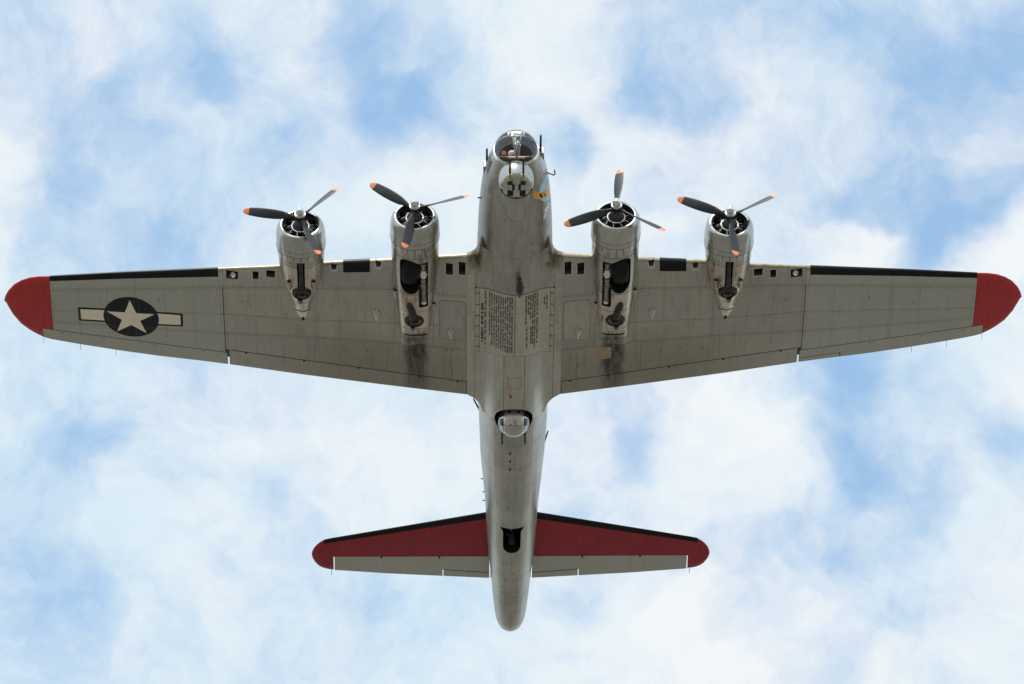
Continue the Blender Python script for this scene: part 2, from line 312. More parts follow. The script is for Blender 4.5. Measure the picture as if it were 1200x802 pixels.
# ---------------------------------------------------------------- ground
def ground():
    bm = bmesh.new(); n = 24; R = 6000
    vs = [[bm.verts.new((R*(2*i/n-1), R*(2*j/n-1), 0)) for j in range(n+1)] for i in range(n+1)]
    for i in range(n):
        for j in range(n): bm.faces.new((vs[i][j], vs[i+1][j], vs[i+1][j+1], vs[i][j+1]))
    me = bpy.data.meshes.new('ground'); bm.to_mesh(me); o = bpy.data.objects.new('ground', me); COL.objects.link(o)
    m, nt, b = newmat('dry_grass'); N = nt.nodes.new; L = nt.links.new
    tc = N('ShaderNodeTexCoord'); n1 = N('ShaderNodeTexNoise'); n1.inputs['Scale'].default_value = 0.02; n1.inputs['Detail'].default_value = 8
    n2 = N('ShaderNodeTexNoise'); n2.inputs['Scale'].default_value = 3; n2.inputs['Detail'].default_value = 6
    L(tc.outputs['Object'], n1.inputs['Vector']); L(tc.outputs['Object'], n2.inputs['Vector'])
    r = N('ShaderNodeValToRGB'); r.color_ramp.elements[0].position = .35; r.color_ramp.elements[0].color = (.125, .118, .096, 1)
    r.color_ramp.elements[1].position = .65; r.color_ramp.elements[1].color = (.185, .176, .148, 1); L(n1.outputs['Fac'], r.inputs['Fac'])
    mu = N('ShaderNodeMix'); mu.data_type = 'RGBA'; mu.blend_type = 'MULTIPLY'; mu.inputs['Factor'].default_value = .4
    L(r.outputs[0], mu.inputs['A']); L(n2.outputs['Fac'], mu.inputs['B']); L(mu.outputs['Result'], b.inputs['Base Color'])
    b.inputs['Roughness'].default_value = .95; me.materials.append(m); o['kind'] = 'structure'
ground()

# ---------------------------------------------------------------- mesh helpers; everything on the aircraft is built in airframe axes
PARENT = []                                   # (object, parent) pairs, linked at the end
def link(name, me, mats, parent):
    for m in (mats if isinstance(mats, (list, tuple)) else [mats]): me.materials.append(MAT[m])
    o = bpy.data.objects.new(name, me); COL.objects.link(o); PARENT.append((o, parent)); return o
def mesh(name, V, F, mats, parent, smooth=True, sharp=(), mi=None):
    me = bpy.data.meshes.new(name); me.from_pydata([tuple(v) for v in V], [], [tuple(f) for f in F])
    me.polygons.foreach_set('use_smooth', [smooth and (i not in sharp) for i in range(len(F))])
    if mi: me.polygons.foreach_set('material_index', mi)
    bm = bmesh.new(); bm.from_mesh(me); bmesh.ops.recalc_face_normals(bm, faces=bm.faces)
    for e in bm.edges:
        if any(not f.smooth for f in e.link_faces): e.smooth = False
    bm.to_mesh(me); bm.free()
    me.update(); return link(name, me, mats, parent)
def loft(name, rings, mats, parent, mi=None):
    n = len(rings[0]); V = [p for r in rings for p in r]; F = []; 
    for k in range(len(rings)-1):
        for i in range(n): F.append((k*n+i, k*n+(i+1) % n, (k+1)*n+(i+1) % n, (k+1)*n+i))
    a = len(F); F.append(tuple(range(n))); F.append(tuple((len(rings)-1)*n+i for i in range(n)))
    return mesh(name, V, F, mats, parent, True, {a, a+1}, mi(V, F) if mi else None)
def sheet(S, a0, a1, b0, b1, na, nb, off, inner, out):
    """closed thin sheet over the surface S(a,b); off = how proud, inner = how deep; out = rough outward direction"""
    P = np.array([[S(a0+(a1-a0)*i/na, b0+(b1-b0)*j/nb) for j in range(nb+1)] for i in range(na+1)], float)
    du = np.gradient(P, axis=0); dv = np.gradient(P, axis=1); n = np.cross(du, dv)
    n /= np.maximum(np.linalg.norm(n, axis=2, keepdims=True), 1e-9)
    o = out(P) if callable(out) else np.array(out, float)
    sgn = np.sign((n*o).sum(axis=2, keepdims=True)); sgn[sgn == 0] = 1; n *= sgn
    A = (P+n*off).reshape(-1, 3); B = (P-n*inner).reshape(-1, 3); m = nb+1; K = len(A)
    V = list(map(tuple, A))+list(map(tuple, B)); F = []
    for i in range(na):
        for j in range(nb): F.append((i*m+j, (i+1)*m+j, (i+1)*m+j+1, i*m+j+1))
    nf = len(F)
    for i in range(na):
        for j in range(nb): F.append((K+i*m+j, K+i*m+j+1, K+(i+1)*m+j+1, K+(i+1)*m+j))
    edge = [(i*m) for i in range(na+1)]+[na*m+j for j in range(1, nb+1)]+[i*m+nb for i in range(na-1, -1, -1)]+[j for j in range(nb-1, 0, -1)]
    for q in range(len(edge)):
        u, v = edge[q], edge[(q+1) % len(edge)]; F.append((u, v, K+v, K+u))
    return V, F, set(range(nf, len(F)))
def panel(name, S, a0, a1, b0, b1, na, nb, mat, parent, off=0.006, inner=0.010, out=(0, 0, -1)):
    V, F, sh = sheet(S, a0, a1, b0, b1, na, nb, off, inner, out)
    return mesh(name, V, F, [mat, 'seam'], parent, True, sh, [1 if k in sh else 0 for k in range(len(F))])
def decal(name, polys, S, mat, parent, off=0.010, grid=0.25, out=(0, 0, -1)):
    """flat paint or thin plate: 2-D outlines laid on the surface S(p,q)"""
    bm = bmesh.new()
    for poly in polys:
        f = bm.faces.new([bm.verts.new((p[0], p[1], 0)) for p in poly])
    lo = [min(v.co[k] for v in bm.verts) for k in (0, 1)]; hi = [max(v.co[k] for v in bm.verts) for k in (0, 1)]
    gr = grid if isinstance(grid, tuple) else (grid, grid)
    for k in (0, 1):
        x = math.ceil(lo[k]/gr[k]+1e-6)*gr[k]
        while x < hi[k]-1e-6:
            no = (1, 0, 0) if k == 0 else (0, 1, 0); co = (x, 0, 0) if k == 0 else (0, x, 0)
            bmesh.ops.bisect_plane(bm, geom=bm.verts[:]+bm.edges[:]+bm.faces[:], plane_co=co, plane_no=no); x += gr[k]
    h = 1e-3; o3 = np.array(out, float) if not callable(out) else None
    for v in bm.verts:
        p, q = v.co.x, v.co.y; P = np.array(S(p, q)); n = np.cross(np.array(S(p+h, q))-np.array(S(p-h, q)), np.array(S(p, q+h))-np.array(S(p, q-h)))
        n /= max(np.linalg.norm(n), 1e-12); oo = o3 if o3 is not None else out(P)
        if n @ oo < 0: n = -n
        v.co = P+n*off
    for f in bm.faces: f.smooth = True
    bmesh.ops.recalc_face_normals(bm, faces=bm.faces)
    me = bpy.data.meshes.new(name); bm.to_mesh(me); bm.free(); return link(name, me, mat, parent)
def frame(d):                                  # two directions square to d
    d = Vector(d).normalized(); a = Vector((0, 0, 1)) if abs(d.z) < .9 else Vector((1, 0, 0)); u = d.cross(a).normalized(); return d, u, d.cross(u)
def revolve(name, prof, origin, axis, mats, parent, n=24, closed=False, mi=None, arc=None):
    """prof = (distance along axis, radius)"""
    d, u, w = frame(axis); o = Vector(origin); V = []; F = []; m = len(prof); full = arc is None
    cnt = n if full else n+1
    for i in range(cnt):
        a = 2*pi*i/n if full else arc[0]+(arc[1]-arc[0])*i/n; r_ = u*cos(a)+w*sin(a)
        for (t, r) in prof: V.append(o+d*t+r_*r)
    for i in range(n):
        j = (i+1) % cnt
        for k in range(m-1+(1 if closed else 0)):
            l = (k+1) % m; F.append((i*m+k, i*m+l, j*m+l, j*m+k))
    M = [mi[f % (m-1+(1 if closed else 0))] for f in range(len(F))] if mi else None
    me = bpy.data.meshes.new(name); me.from_pydata([tuple(v) for v in V], [], F)
    if M: me.polygons.foreach_set('material_index', M)
    bm = bmesh.new(); bm.from_mesh(me); bmesh.ops.remove_doubles(bm, verts=bm.verts, dist=1e-5); bmesh.ops.recalc_face_normals(bm, faces=bm.faces)
    for f in bm.faces: f.smooth = True
    for e in bm.edges:
        if len(e.link_faces) == 2 and e.calc_face_angle(0) > radians(38): e.smooth = False
    bm.to_mesh(me); bm.free(); return link(name, me, mats, parent)
def tube(name, pts, rad, mat, parent, n=10):
    rads = rad if isinstance(rad, (list, tuple)) else [rad]*len(pts); rings = []
    for k, p in enumerate(pts):
        q0 = Vector(pts[max(k-1, 0)]); q1 = Vector(pts[min(k+1, len(pts)-1)]); d, u, w = frame(q1-q0)
        rings.append([tuple(Vector(p)+(u*cos(2*pi*i/n)+w*sin(2*pi*i/n))*rads[k]) for i in range(n)])
    return loft(name, rings, mat, parent)
def prism(poly, z0, z1, mat='cavity'):        # cutter solid
    n = len(poly); V = [(p[0], p[1], z0) for p in poly]+[(p[0], p[1], z1) for p in poly]
    F = [tuple(range(n)), tuple(range(n, 2*n))]+[(i, (i+1) % n, n+(i+1) % n, n+i) for i in range(n)]; return V, F
def cut(objs, solids, mat='cavity'):
    V = []; F = []
    for v, f in solids:
        k = len(V); V += v; F += [tuple(i+k for i in q) for q in f]
    c = mesh('cutter', V, F, mat, None, False); PARENT.pop()
    for o in objs:
        m = o.modifiers.new('b', 'BOOLEAN'); m.object = c; m.operation = 'DIFFERENCE'; m.solver = 'EXACT'; m.material_mode = 'TRANSFER'
    bpy.context.view_layer.update(); dg = bpy.context.evaluated_depsgraph_get(); new = [bpy.data.meshes.new_from_object(o.evaluated_get(dg)) for o in objs]
    for o, me in zip(objs, new): o.modifiers.clear(); nm = o.data.name; o.data = me; me.name = nm
    bpy.data.objects.remove(c)
def lerp(a, b, t): return a+(b-a)*t
def tabf(T):
    X = [p[0] for p in T]; Y = [p[1] for p in T]; return lambda x: float(np.interp(abs(x), X, Y))
def circle(cx, cy, r, n=28, a0=0.0, a1=2*pi): return [(cx+r*cos(a0+(a1-a0)*i/n), cy+r*sin(a0+(a1-a0)*i/n)) for i in range(n)]

AIR = bpy.data.objects.new('bomber_aircraft', None); COL.objects.link(AIR)
AIR['label'] = 'four-engined silver bomber with red wing tips and red tailplane flying overhead'; AIR['category'] = 'aircraft'

# ---------------------------------------------------------------- fuselage
def out_f(P):
    P = np.asarray(P, float); zc = np.interp(P[..., 1], _F[:, 0], _F[:, 2]); q = P.copy(); q[..., 1] = 0; q[..., 2] = q[..., 2]-zc; return q
def S_fus(y, a): return fus_pt(y, radians(a))
def belly_pt(x, y): return (x, y, zb(x, y))
def wl(x, y): return (x, y, zl(x, y))
ys = [1.66+0.02*0]+[1.8, 2.0, 2.3, 2.65, 3.0, 3.4, 3.8, 4.3, 4.85]+list(np.arange(5.5, 23, .55))+[23.15, 23.3, 23.42]
NR = 44
def fus_mi(V, F):
    r = []
    for f in F:
        c = np.mean([V[i] for i in f], axis=0); w, zc, hb, ha = fus(c[1]); r.append(1 if c[2] > zc+.35*ha else 0)
    return r
fuselage = loft('fuselage', [[fus_pt(y, 2*pi*i/NR, -0.010) for i in range(NR)] for y in ys], ['seam', 'metal_top'], AIR, fus_mi)
def ycyl(cx, cz, r, y0, y1, n=28):
    V = [(cx+r*cos(2*pi*i/n), y0, cz+r*sin(2*pi*i/n)) for i in range(n)]+[(cx+r*cos(2*pi*i/n), y1, cz+r*sin(2*pi*i/n)) for i in range(n)]
    return V, [tuple(range(n)), tuple(range(n, 2*n))]+[(i, (i+1) % n, n+(i+1) % n, n+i) for i in range(n)]
BALL = (0.0, 12.03, -1.18)
ball_hole = prism(circle(0, 11.90, .60, 36), -2.2, -0.4)
tw_poly = [(-.40, 17.34), (.40, 17.34), (.29, 17.56), (.285, 18.40), (.25, 18.53), (.17, 18.63), (0, 18.68), (-.17, 18.63), (-.25, 18.53), (-.285, 18.40), (-.29, 17.56)]
tail_hole = prism(tw_poly, -1.5, 0.25)
cut([fuselage], [ycyl(0, -.06, .62, 1.2, 3.6), ball_hole, tail_hole])
fpan = []
def fus_panels(Y, A):
    for k in range(len(Y)-1):
        for q in range(len(A)-1):
            g = .0028; ga = math.degrees(.0028/fus(.5*(Y[k]+Y[k+1]))[0])
            o = panel('skin_panel', S_fus, Y[k]+g*(.35 if Y[k] < 5 else 1), Y[k+1]-g*(.35 if Y[k+1] < 5 else 1), A[q]+ga, A[q+1]-ga, max(4, int((Y[k+1]-Y[k])/.09)), max(5, int((A[q+1]-A[q])/4)), 'skin_body', fuselage, .006, .012, out_f)
            fpan.append((o, Y[k], Y[k+1], A[q], A[q+1]))
fus_panels([1.67, 2.42], [-114, -58, 0, 58, 114])
fus_panels([2.42, 4.90], [-112, -66, -48, 48, 66, 112])
fus_panels([4.90, 6.6, 8.4, 10.2, 12.0], [-118, -88, -40]); fus_panels([4.90, 6.6, 8.4, 10.2, 12.0], [40, 88, 118])
fus_panels([12.0, 13.05, 14.2, 15.3, 16.4], [-112, -70, -34, 34, 70, 112])
fus_panels([16.4, 17.3], [-112, -62, -20, 20, 62, 112]); fus_panels([17.3, 18.8], [-112, -72, -36, 36, 72, 112]); fus_panels([18.8, 20.1, 21.2, 22.0], [-112, -62, -20, 20, 62, 112])
fus_panels([22.0, 22.75, 23.34], [-120, -60, 0, 60, 120])
cut([o for o, a, b, c, d in fpan if a < 12.6 and b > 12.01 and abs(c+d) < 120], [ball_hole], 'seam')
cut([o for o, a, b, c, d in fpan if a < 18.7 and b > 17.3 and abs(c+d) < 90], [tail_hole], 'seam')
revolve('tail_cap', [(0, .245), (.05, .21), (.10, .13), (.125, .05), (.13, 0.0)], (0, 23.345, .56), (0, 1, .02), 'skin_body', AIR, 24)
# hidden upper works: flight deck, fin
def dome_loft(name, sts, mat, parent, n=16): return loft(name, [[(w*cos(pi*i/n), y, z0+h*sin(pi*i/n)) for i in range(n+1)] for y, w, z0, h in sts], mat, parent)
dome_loft('flight_deck_roof', [(3.3, .25, 1.15, .05), (3.9, .55, 1.2, .30), (4.5, .68, 1.25, .62), (5.4, .66, 1.25, .62), (6.6, .5, 1.2, .42), (8.0, .3, 1.15, .2)], 'metal_top', AIR)
fin = []
for z, y0, y1, t in [(.9, 14.6, 21.6, .22), (1.5, 16.6, 21.9, .20), (2.4, 18.3, 22.0, .17), (3.6, 18.9, 21.9, .14), (4.6, 19.5, 21.5, .10), (4.95, 20.1, 21.0, .04)]:
    fin.append([(sg*t*.5*yt(c)*2, y0+c*(y1-y0), z) for sg, c in [(1, k/10) for k in range(0, 11)]+[(-1, k/10) for k in range(9, 0, -1)]])
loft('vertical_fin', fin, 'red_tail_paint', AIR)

# belly, faired into the wing roots
def S_bel(y0f, y1f): return lambda x, t: belly_pt(x, lerp(y0f(x), y1f(x), t))
K = lambda v: (lambda x: v)
bel = []
AFT = lambda x: 9.140-.17*max(0, 1-abs(x)/1.08)
S0 = lambda x: max(4.905, LE(x)+.012); S1 = lambda x: 11.99 if abs(x) < .97 else min(11.99, TE(x)-.01)
bel.append(panel('belly_panel', S_bel(S0, K(6.365)), -1.21, 1.21, 0, 1, 44, 20, 'skin_body', fuselage, .006, .02))
for sg in (-1, 1):
    a, b = sorted((sg*1.095, sg*1.212)); panel('hinge_panel', S_bel(K(6.385), K(9.125)), a, b, 0, 1, 2, 14, 'skin_belly', fuselage, .006, .02)
    a, b = sorted((sg*.325, sg*1.212)); bel.append(panel('belly_panel', S_bel(AFT, S1), a, b, 0, 1, 18, 22, 'skin_belly', fuselage, .006, .02))
    a, b = sorted((sg*1.225, sg*1.468))
    panel('root_panel', lambda x, t: belly_pt(x, LE(x)+.004+t*t*(TE(x)-LE(x)-.008)), a, b, 0, 1, 5, 34, 'skin_belly', fuselage, .006, .015)
bel.append(panel('belly_panel', S_bel(AFT, S1), -.312, .312, 0, 1, 14, 24, 'skin_belly', fuselage, .006, .02))
cut(bel[1:], [ball_hole], 'seam')
decal('access_hatch', [[(-.20, 9.92), (.22, 9.92), (.22, 10.40), (-.20, 10.40)]], belly_pt, 'seam', fuselage, .0085, .1)
decal('access_hatch', [[(-.188, 9.932), (.208, 9.932), (.208, 10.388), (-.188, 10.388)]], belly_pt, 'skin_belly', fuselage, .011, .1)
decal('access_hatch', [[(-.07, 9.66), (.07, 9.66), (.07, 9.80), (-.07, 9.80)]], belly_pt, 'skin_door', fuselage, .011, .1)
b = revolve('beacon_light', [(0, .062), (.03, .060), (.06, .042), (.075, 0.0)], (-.11, 10.72, zb(-.11, 10.72)-.004), (0, 0, -1), ['red_lens'], fuselage, 14)
revolve('beacon_base', [(0, .085), (.012, .085), (.014, .05)], (-.11, 10.72, zb(-.11, 10.72)-.004), (0, 0, -1), ['white_paint'], fuselage, 14)
for sg in (-1, 1):
    a, b = sorted((sg*.99, sg*1.464))
    panel('root_fillet', lambda x, u: wing_pt(x, u), a, b, -.30, .30, 14, 16, 'skin_body', fuselage, .008, .012, lambda P: P-np.array([0, 7.5, -.6]))
# bomb bay doors with their painted lists of names
doors = {}
for sg in (-1, 1):
    a, b = sorted((sg*.008, sg*1.082))
    doors[sg] = panel('bomb_bay_door', S_bel(K(6.385), K(9.125)) if False else (lambda x, t: belly_pt(x, lerp(6.385, 9.125-.17*(1-abs(x)/1.08), t))), a, b, 0, 1, 20, 14, 'skin_door', AIR, .012, .012)
    for k in range(6):
        y = 6.60+k*.455; a, b = sorted((sg*1.075, sg*1.20))
        decal('hinge', [[(a, y-.014), (b, y-.014), (b, y+.014), (a, y+.014)]], belly_pt, 'brown_paint' if k % 2 else 'seam', doors[sg], .0145, .2)
    a, b = sorted((sg*1.205, sg*1.075)); decal('hinge_bracket', [circle(sg*1.20, 6.40, .028, 10)], belly_pt, 'black', doors[sg], .012, .2)
def letters(x, y0, y1, h, w, parent, dense=1.0, bold=False):
    """one line of small block letters running along the fuselage"""
    V = []; F = []; y = y0; left = random.randint(3, 8)
    def quad(xa, xb, ya, yb):
        k = len(V)
        for p, q in ((xa, ya), (xb, ya), (xb, yb), (xa, yb)): V.append((p, q, zb(p, q)-.0155))
        F.append((k, k+1, k+2, k+3))
    while y < y1-w:
        st = random.choice((0, 1, 2, 3, 4)); t = .0135 if not bold else .020
        quad(x-h/2, x+h/2, y, y+t)
        if st in (0, 1, 3): quad(x-h/2, x+h/2, y+w-t, y+w)
        if st in (0, 2, 4): quad(x+h/2-t, x+h/2, y+t, y+w-(t if st == 0 else 0))
        if st in (1, 2, 4): quad(x-t/2, x+t/2, y+t, y+w-t)
        if st in (2, 3): quad(x-h/2, x-h/2+t, y+t, y+w-t)
        y += w*1.28; left -= 1
        if left <= 0: left = random.randint(2, 8); y += w*(.9 if random.random() < .75 else 2.0)/dense
    o = mesh('lettering', V, F, 'letter_paint', parent, False); o['kind'] = 'stuff'; return o
L_ = doors[-1]; R_ = doors[1]
letters(-1.00, 6.98, 8.70, .075, .050, L_, 1.2, True)
letters(-.905, 6.45, 8.95, .055, .040, L_, .7)
x = -.775
for k in range(11):
    letters(x, 6.44+.02*k-.002*k*k+random.uniform(0, .05), 8.72+.02*k-(.35 if k == 0 else 0)-random.uniform(0, .08), .042, .036, L_, 1.1 if k < 7 else .8); x += .0685
for x, a, b, d in ((.34, 6.47, 7.75, 1.0), (.37, 7.8, 8.75, .6), (.415, 6.46, 7.3, 1.1), (.48, 6.46, 7.55, .9), (.495, 7.8, 8.55, 1), (.55, 6.45, 8.6, .9), (.61, 6.44, 8.8, 1.2), (.685, 6.43, 8.62, .9)):
    letters(x, a, b, .048, .036, R_, d)
letters(.905, 6.72, 7.05, .04, .032, R_); letters(.975, 6.66, 7.25, .045, .036, R_)
# loop antenna housing
revolve('loop_antenna_housing', [(-.36, 0), (-.34, .035), (-.27, .075), (-.14, .108), (0, .12), (.16, .108), (.28, .07), (.36, .025), (.385, 0)], (.13, 5.87, -1.63), (0, 1, 0), 'antenna_black', AIR, 16)
tube('loop_antenna_mast', [(.13, 5.72, -1.36), (.13, 5.74, -1.55)], [.06, .05], 'antenna_black', AIR, 10)
for y in (13.37, 13.77, 14.17): revolve('drain_mast', [(0, .032), (.05, .022), (.07, 0)], (-.095, y, zf(-.095, y)-.004), (0, .3, -1), 'black', AIR, 8)
random.seed(3)
for y, a in ((3.5, -18), (4.4, 25), (4.75, 26), (5.0, 24), (6.15, -12), (6.1, 14), (15.2, 8), (16.2, -10), (19.3, -12), (19.8, 5), (20.2, -18), (20.6, -25), (21.0, -30), (2.9, -30), (20.9, 22)):
    p = S_fus(y, a) if not 4.9 < y < 12 else belly_pt(1.145*sin(radians(a)), y)
    revolve('fastener', [(0, .022), (.012, .016), (.014, 0)], (p[0], p[1], p[2]-.005), (0, 0, -1), 'black', fuselage, 6)
# orange flashes at the tail root
for sg in (-1, 1):
    for k in range(2):
        y = 17.38+k*.17; decal('orange_flash', [[(y, sg*74), (y+.055, sg*74), (y+.215, sg*57), (y+.15, sg*57)]], S_fus, 'amber_paint', fuselage, .010, (.15, 3), out_f)

# glazed nose
NC = (0, 1.64, -.05)
ring = revolve('nose_frame', [(-.05, .652), (-.05, .678), (.0, .705), (.035, .705), (.035, .66)], NC, (0, 1, 0), ['bright_metal'], AIR, 48, closed=True)
def S_dome(p, q, k=1.0):                       # p: angle off the axis, q: round the axis
    return (k*.662*sin(p)*cos(q), NC[1]-k*.60*cos(p), NC[2]+k*.662*sin(p)*sin(q))
V = []; F = []
dn, dm = 14, 40
for i in range(dn+1):
    for j in range(dm): V.append(S_dome(pi/2*i/dn+1e-4, 2*pi*j/dm))
for i in range(dn):
    for j in range(dm): F.append((i*dm+j, i*dm+(j+1) % dm, (i+1)*dm+(j+1) % dm, (i+1)*dm+j))
mesh('nose_glazing', V, F, 'plexiglass', AIR)
for sg in (-1, 1):
    tube('window_bar', [(sg*.21+.02, 1.60, .54), (sg*.18+.02, 1.32, .44), (sg*.14+.02, 1.14, .15), (sg*.10+.02, 1.14, -.15), (sg*.07+.02, 1.25, -.42), (sg*.05+.02, 1.42, -.56)], .022, 'cream_paint', ring, 6)
tube('window_bar', [(-.20+.02, 1.60, .53), (.02, 1.585, .55), (.22, 1.60, .53)], .026, 'cream_paint', ring, 6)
# inside the nose
tube('bomb_sight', [(.02, 1.62, -.55), (.02, 1.62, -.30), (.05, 1.50, -.05), (.05, 1.5, .08)], [.10, .12, .10, .05], 'engine_dark', AIR, 10)
tube('instrument_box', [(.00, 1.60, .05), (.0, 1.60, .40)], [.13, .10], 'engine_grey', AIR, 4)
for dx, dz, m in ((-.03, .28, 'white_paint'), (.06, .12, 'bright_metal'), (.03, .40, 'bright_metal'), (.11, -.02, 'cream_paint')):
    revolve('dial', [(0, .045), (.02, .04), (.022, 0)], (dx, 1.46, dz), (0, -1, -.3), m, AIR, 10)
revolve('white_helmet', [(-.10, 0), (-.09, .06), (-.04, .115), (.02, .13), (.06, .11), (.08, 0)], (-.12, 1.58, -.28), (0, 0, -1), 'white_paint', AIR, 16)
revolve('red_cushion', [(-.14, 0), (-.12, .07), (0, .10), (.12, .07), (.14, 0)], (-.36, 1.78, -.08), (0, .2, 1), 'red_cloth', AIR, 12)
tube('window_rail', [(-.52, 1.60, -.40), (-.2, 1.56, -.47), (.2, 1.56, -.47), (.52, 1.60, -.40)], .04, 'cream_paint', AIR, 8)
tube('window_rail', [(-.47, 1.56, -.46), (0, 1.54, -.57), (.47, 1.56, -.46)], .03, 'red_cloth', AIR, 8)
panel('side_glass', lambda y, a: fus_pt(y, radians(a)), 1.80, 2.25, 66, 88, 4, 5, 'milky_glass', AIR, .012, .004, out_f)
panel('side_glass', lambda y, a: fus_pt(y, radians(a)), 1.85, 2.30, -90, -68, 4, 5, 'dark_glass', AIR, .012, .004, out_f)
for x0, y0 in ((-.87, 2.32), (.745, 1.78)):
    tube('cheek_gun', [(x0*.93, y0+.12, .1), (x0, y0, .1), (x0, y0-.62, .1)], [.05, .034, .030], 'gun_metal', AIR, 8)
    loft('cheek_mount', [[(x0*k+dx, y, .1+dz) for dx, dz in ((-.09, -.14), (.09, -.14), (.09, .14), (-.09, .14))] for k, y in ((1.0, y0-.02), (1.02, y0+.12), (1.01, y0+.35))], 'skin_body', AIR)
tube('pitot_mast', [(.88, 2.46, -.1), (1.15, 2.60, -.1), (1.19, 2.60, -.06), (1.17, 2.42, -.06)], .020, 'black', AIR, 6)
tube('pitot_mast', [(-.97, 3.42, -.2), (-1.15, 3.42, -.2)], .022, 'black', AIR, 6)
# nose art and mission marks on the port side
def fdecal(name, poly, mat, off): return decal(name, [poly], S_fus, mat, fuselage, off, (.15, 3), out_f)
fdecal('nose_art_backing', [(2.42, 78), (2.47, 66), (2.55, 48), (2.75, 45), (2.98, 46), (3.20, 57), (3.32, 70), (3.30, 80), (3.05, 86), (2.75, 90)], 'blue_paint', .009)
fdecal('nose_art_figure', [(2.62, 78), (2.60, 70), (2.75, 64), (2.86, 56), (2.98, 58), (3.08, 66), (2.95, 72), (2.80, 80)], 'pink_paint', .012)
fdecal('nose_art_bar', [(2.55, 33), (2.64, 31), (2.76, 31), (2.86, 36), (3.16, 68), (3.20, 75), (3.02, 76), (2.92, 66), (2.60, 38)], 'amber_paint', .014)
fdecal('nose_art_mark', [(2.74, 47), (2.80, 44), (2.99, 50), (2.94, 53)], 'navy_paint', .017); fdecal('nose_art_mark', [(2.84, 56), (2.88, 54), (3.04, 60), (3.02, 63)], 'brown_paint', .017)
for y in (1.72, 1.86, 2.0, 2.13):
    fdecal('mission_mark', [(y, 66), (y+.04, 62), (y+.03, 58), (y+.07, 59), (y+.09, 62), (y+.05, 65)], 'white_paint', .009)
for y, a in ((3.42, 68), (3.45, 62), (3.46, 56), (3.56, 60), (3.62, 55), (3.70, 54), (3.53, 66)):
    fdecal('painted_letter', [(y-.02, a), (y+.02, a+4.5), (y+.10, a+3.5), (y+.075, a), (y+.11, a-3.5), (y+.01, a-3.5)], 'white_paint', .009)
# chin turret
chin = revolve('chin_turret', [(-.15, .45), (-.05, .50), (.08, .525), (.25, .53), (.38, .515), (.48, .475), (.56, .41), (.615, .32), (.65, .19), (.66, 0)], (0, 1.95, -.80), (0, .06, -1), ['skin_cowl'], AIR, 40)
loft('chin_fairing', [[(w*math.copysign(abs(sin(a)), sin(a)), y, z0-(z0-zb_)*abs(cos(a))) for a in np.linspace(-pi/2, pi/2, 17)]+[(0, y, z0+.2)] for y, w, z0, zb_ in
     ((2.10, .50, -.80, -1.27), (2.40, .47, -.80, -1.285), (2.65, .435, -.82, -1.285), (2.90, .41, -.90, -1.28), (3.12, .37, -.98, -1.27), (3.30, .32, -1.06, -1.255), (3.42, .25, -1.12, -1.228), (3.50, .10, -1.16, -1.19))], 'skin_body', AIR)
tube('turret_seam', [(.478*sin(a), 1.98+.478*cos(a), -1.285-.012*cos(a)) for a in np.linspace(-1.35, 1.35, 25)], .014, 'black', chin, 6)
for sg in (-1, 1):
    tube('gun_barrel', [(sg*.20, 1.70, -1.42), (sg*.20, 1.45, -1.36), (sg*.20, .96, -1.24)], [.040, .036, .030], 'gun_brown', chin, 8)
    tube('gun_jacket', [(sg*.20, 1.62, -1.405), (sg*.20, 1.42, -1.365)], [.075, .055], 'brass', chin, 10)
    tube('gun_jacket', [(sg*.20, 1.74, -1.43), (sg*.20, 1.66, -1.415)], [.095, .085], 'turbo_metal', chin, 10)
    tube('muzzle', [(sg*.20, 1.02, -1.255), (sg*.20, .90, -1.225)], .034, 'gun_metal', chin, 8)
    for x0, x1, y0, y1 in ((.06, .13, 1.76, 1.98), (.10, .27, 2.02, 2.22)):
        zz = lambda y: -1.468+(y-1.95)*.06
        mesh('turret_slot', [(sg*x0, y0, zz(y0)+.004-.008), (sg*x1, y0, zz(y0)-.004), (sg*x1, y1, zz(y1)-.004), (sg*x0, y1, zz(y1)-.004), (sg*x0, y0, zz(y0)+.1), (sg*x1, y0, zz(y0)+.1), (sg*x1, y1, zz(y1)+.1), (sg*x0, y1, zz(y1)+.1)],
             [(0, 1, 2, 3), (4, 5, 6, 7), (0, 1, 5, 4), (1, 2, 6, 5), (2, 3, 7, 6), (3, 0, 4, 7)], 'black', chin, False)
# ball turret
def S_ball(p, q, r=.49):                       # p: across (from vertical), q: fore and aft
    d = Vector((sin(p), cos(p)*sin(q), -cos(p)*cos(q))); return tuple(Vector(BALL)+d*r)
V = []; F = []
for i in range(25):
    for j in range(40):
        th = pi*i/24; V.append((BALL[0]+.49*cos(th), BALL[1]+.49*sin(th)*cos(2*pi*j/40), BALL[2]+.49*sin(th)*sin(2*pi*j/40)))
for i in range(24):
    for j in range(40): F.append((i*40+j, i*40+(j+1) % 40, (i+1)*40+(j+1) % 40, (i+1)*40+j))
ball = mesh('ball_turret', V, F, 'bright_metal', AIR)
out_b = lambda P: np.asarray(P)-np.array(BALL)
D = radians
panel('turret_plate', S_ball, D(-32), D(32), D(-102), D(-35), 10, 14, 'ball_metal', ball, .008, .01, out_b)
panel('turret_plate', S_ball, D(-32), D(32), D(-31), D(36), 10, 14, 'skin_belly', ball, .008, .01, out_b)
panel('turret_window', S_ball, D(-70), D(70), D(40), D(58), 20, 4, 'milky_glass', ball, .006, .01, out_b)
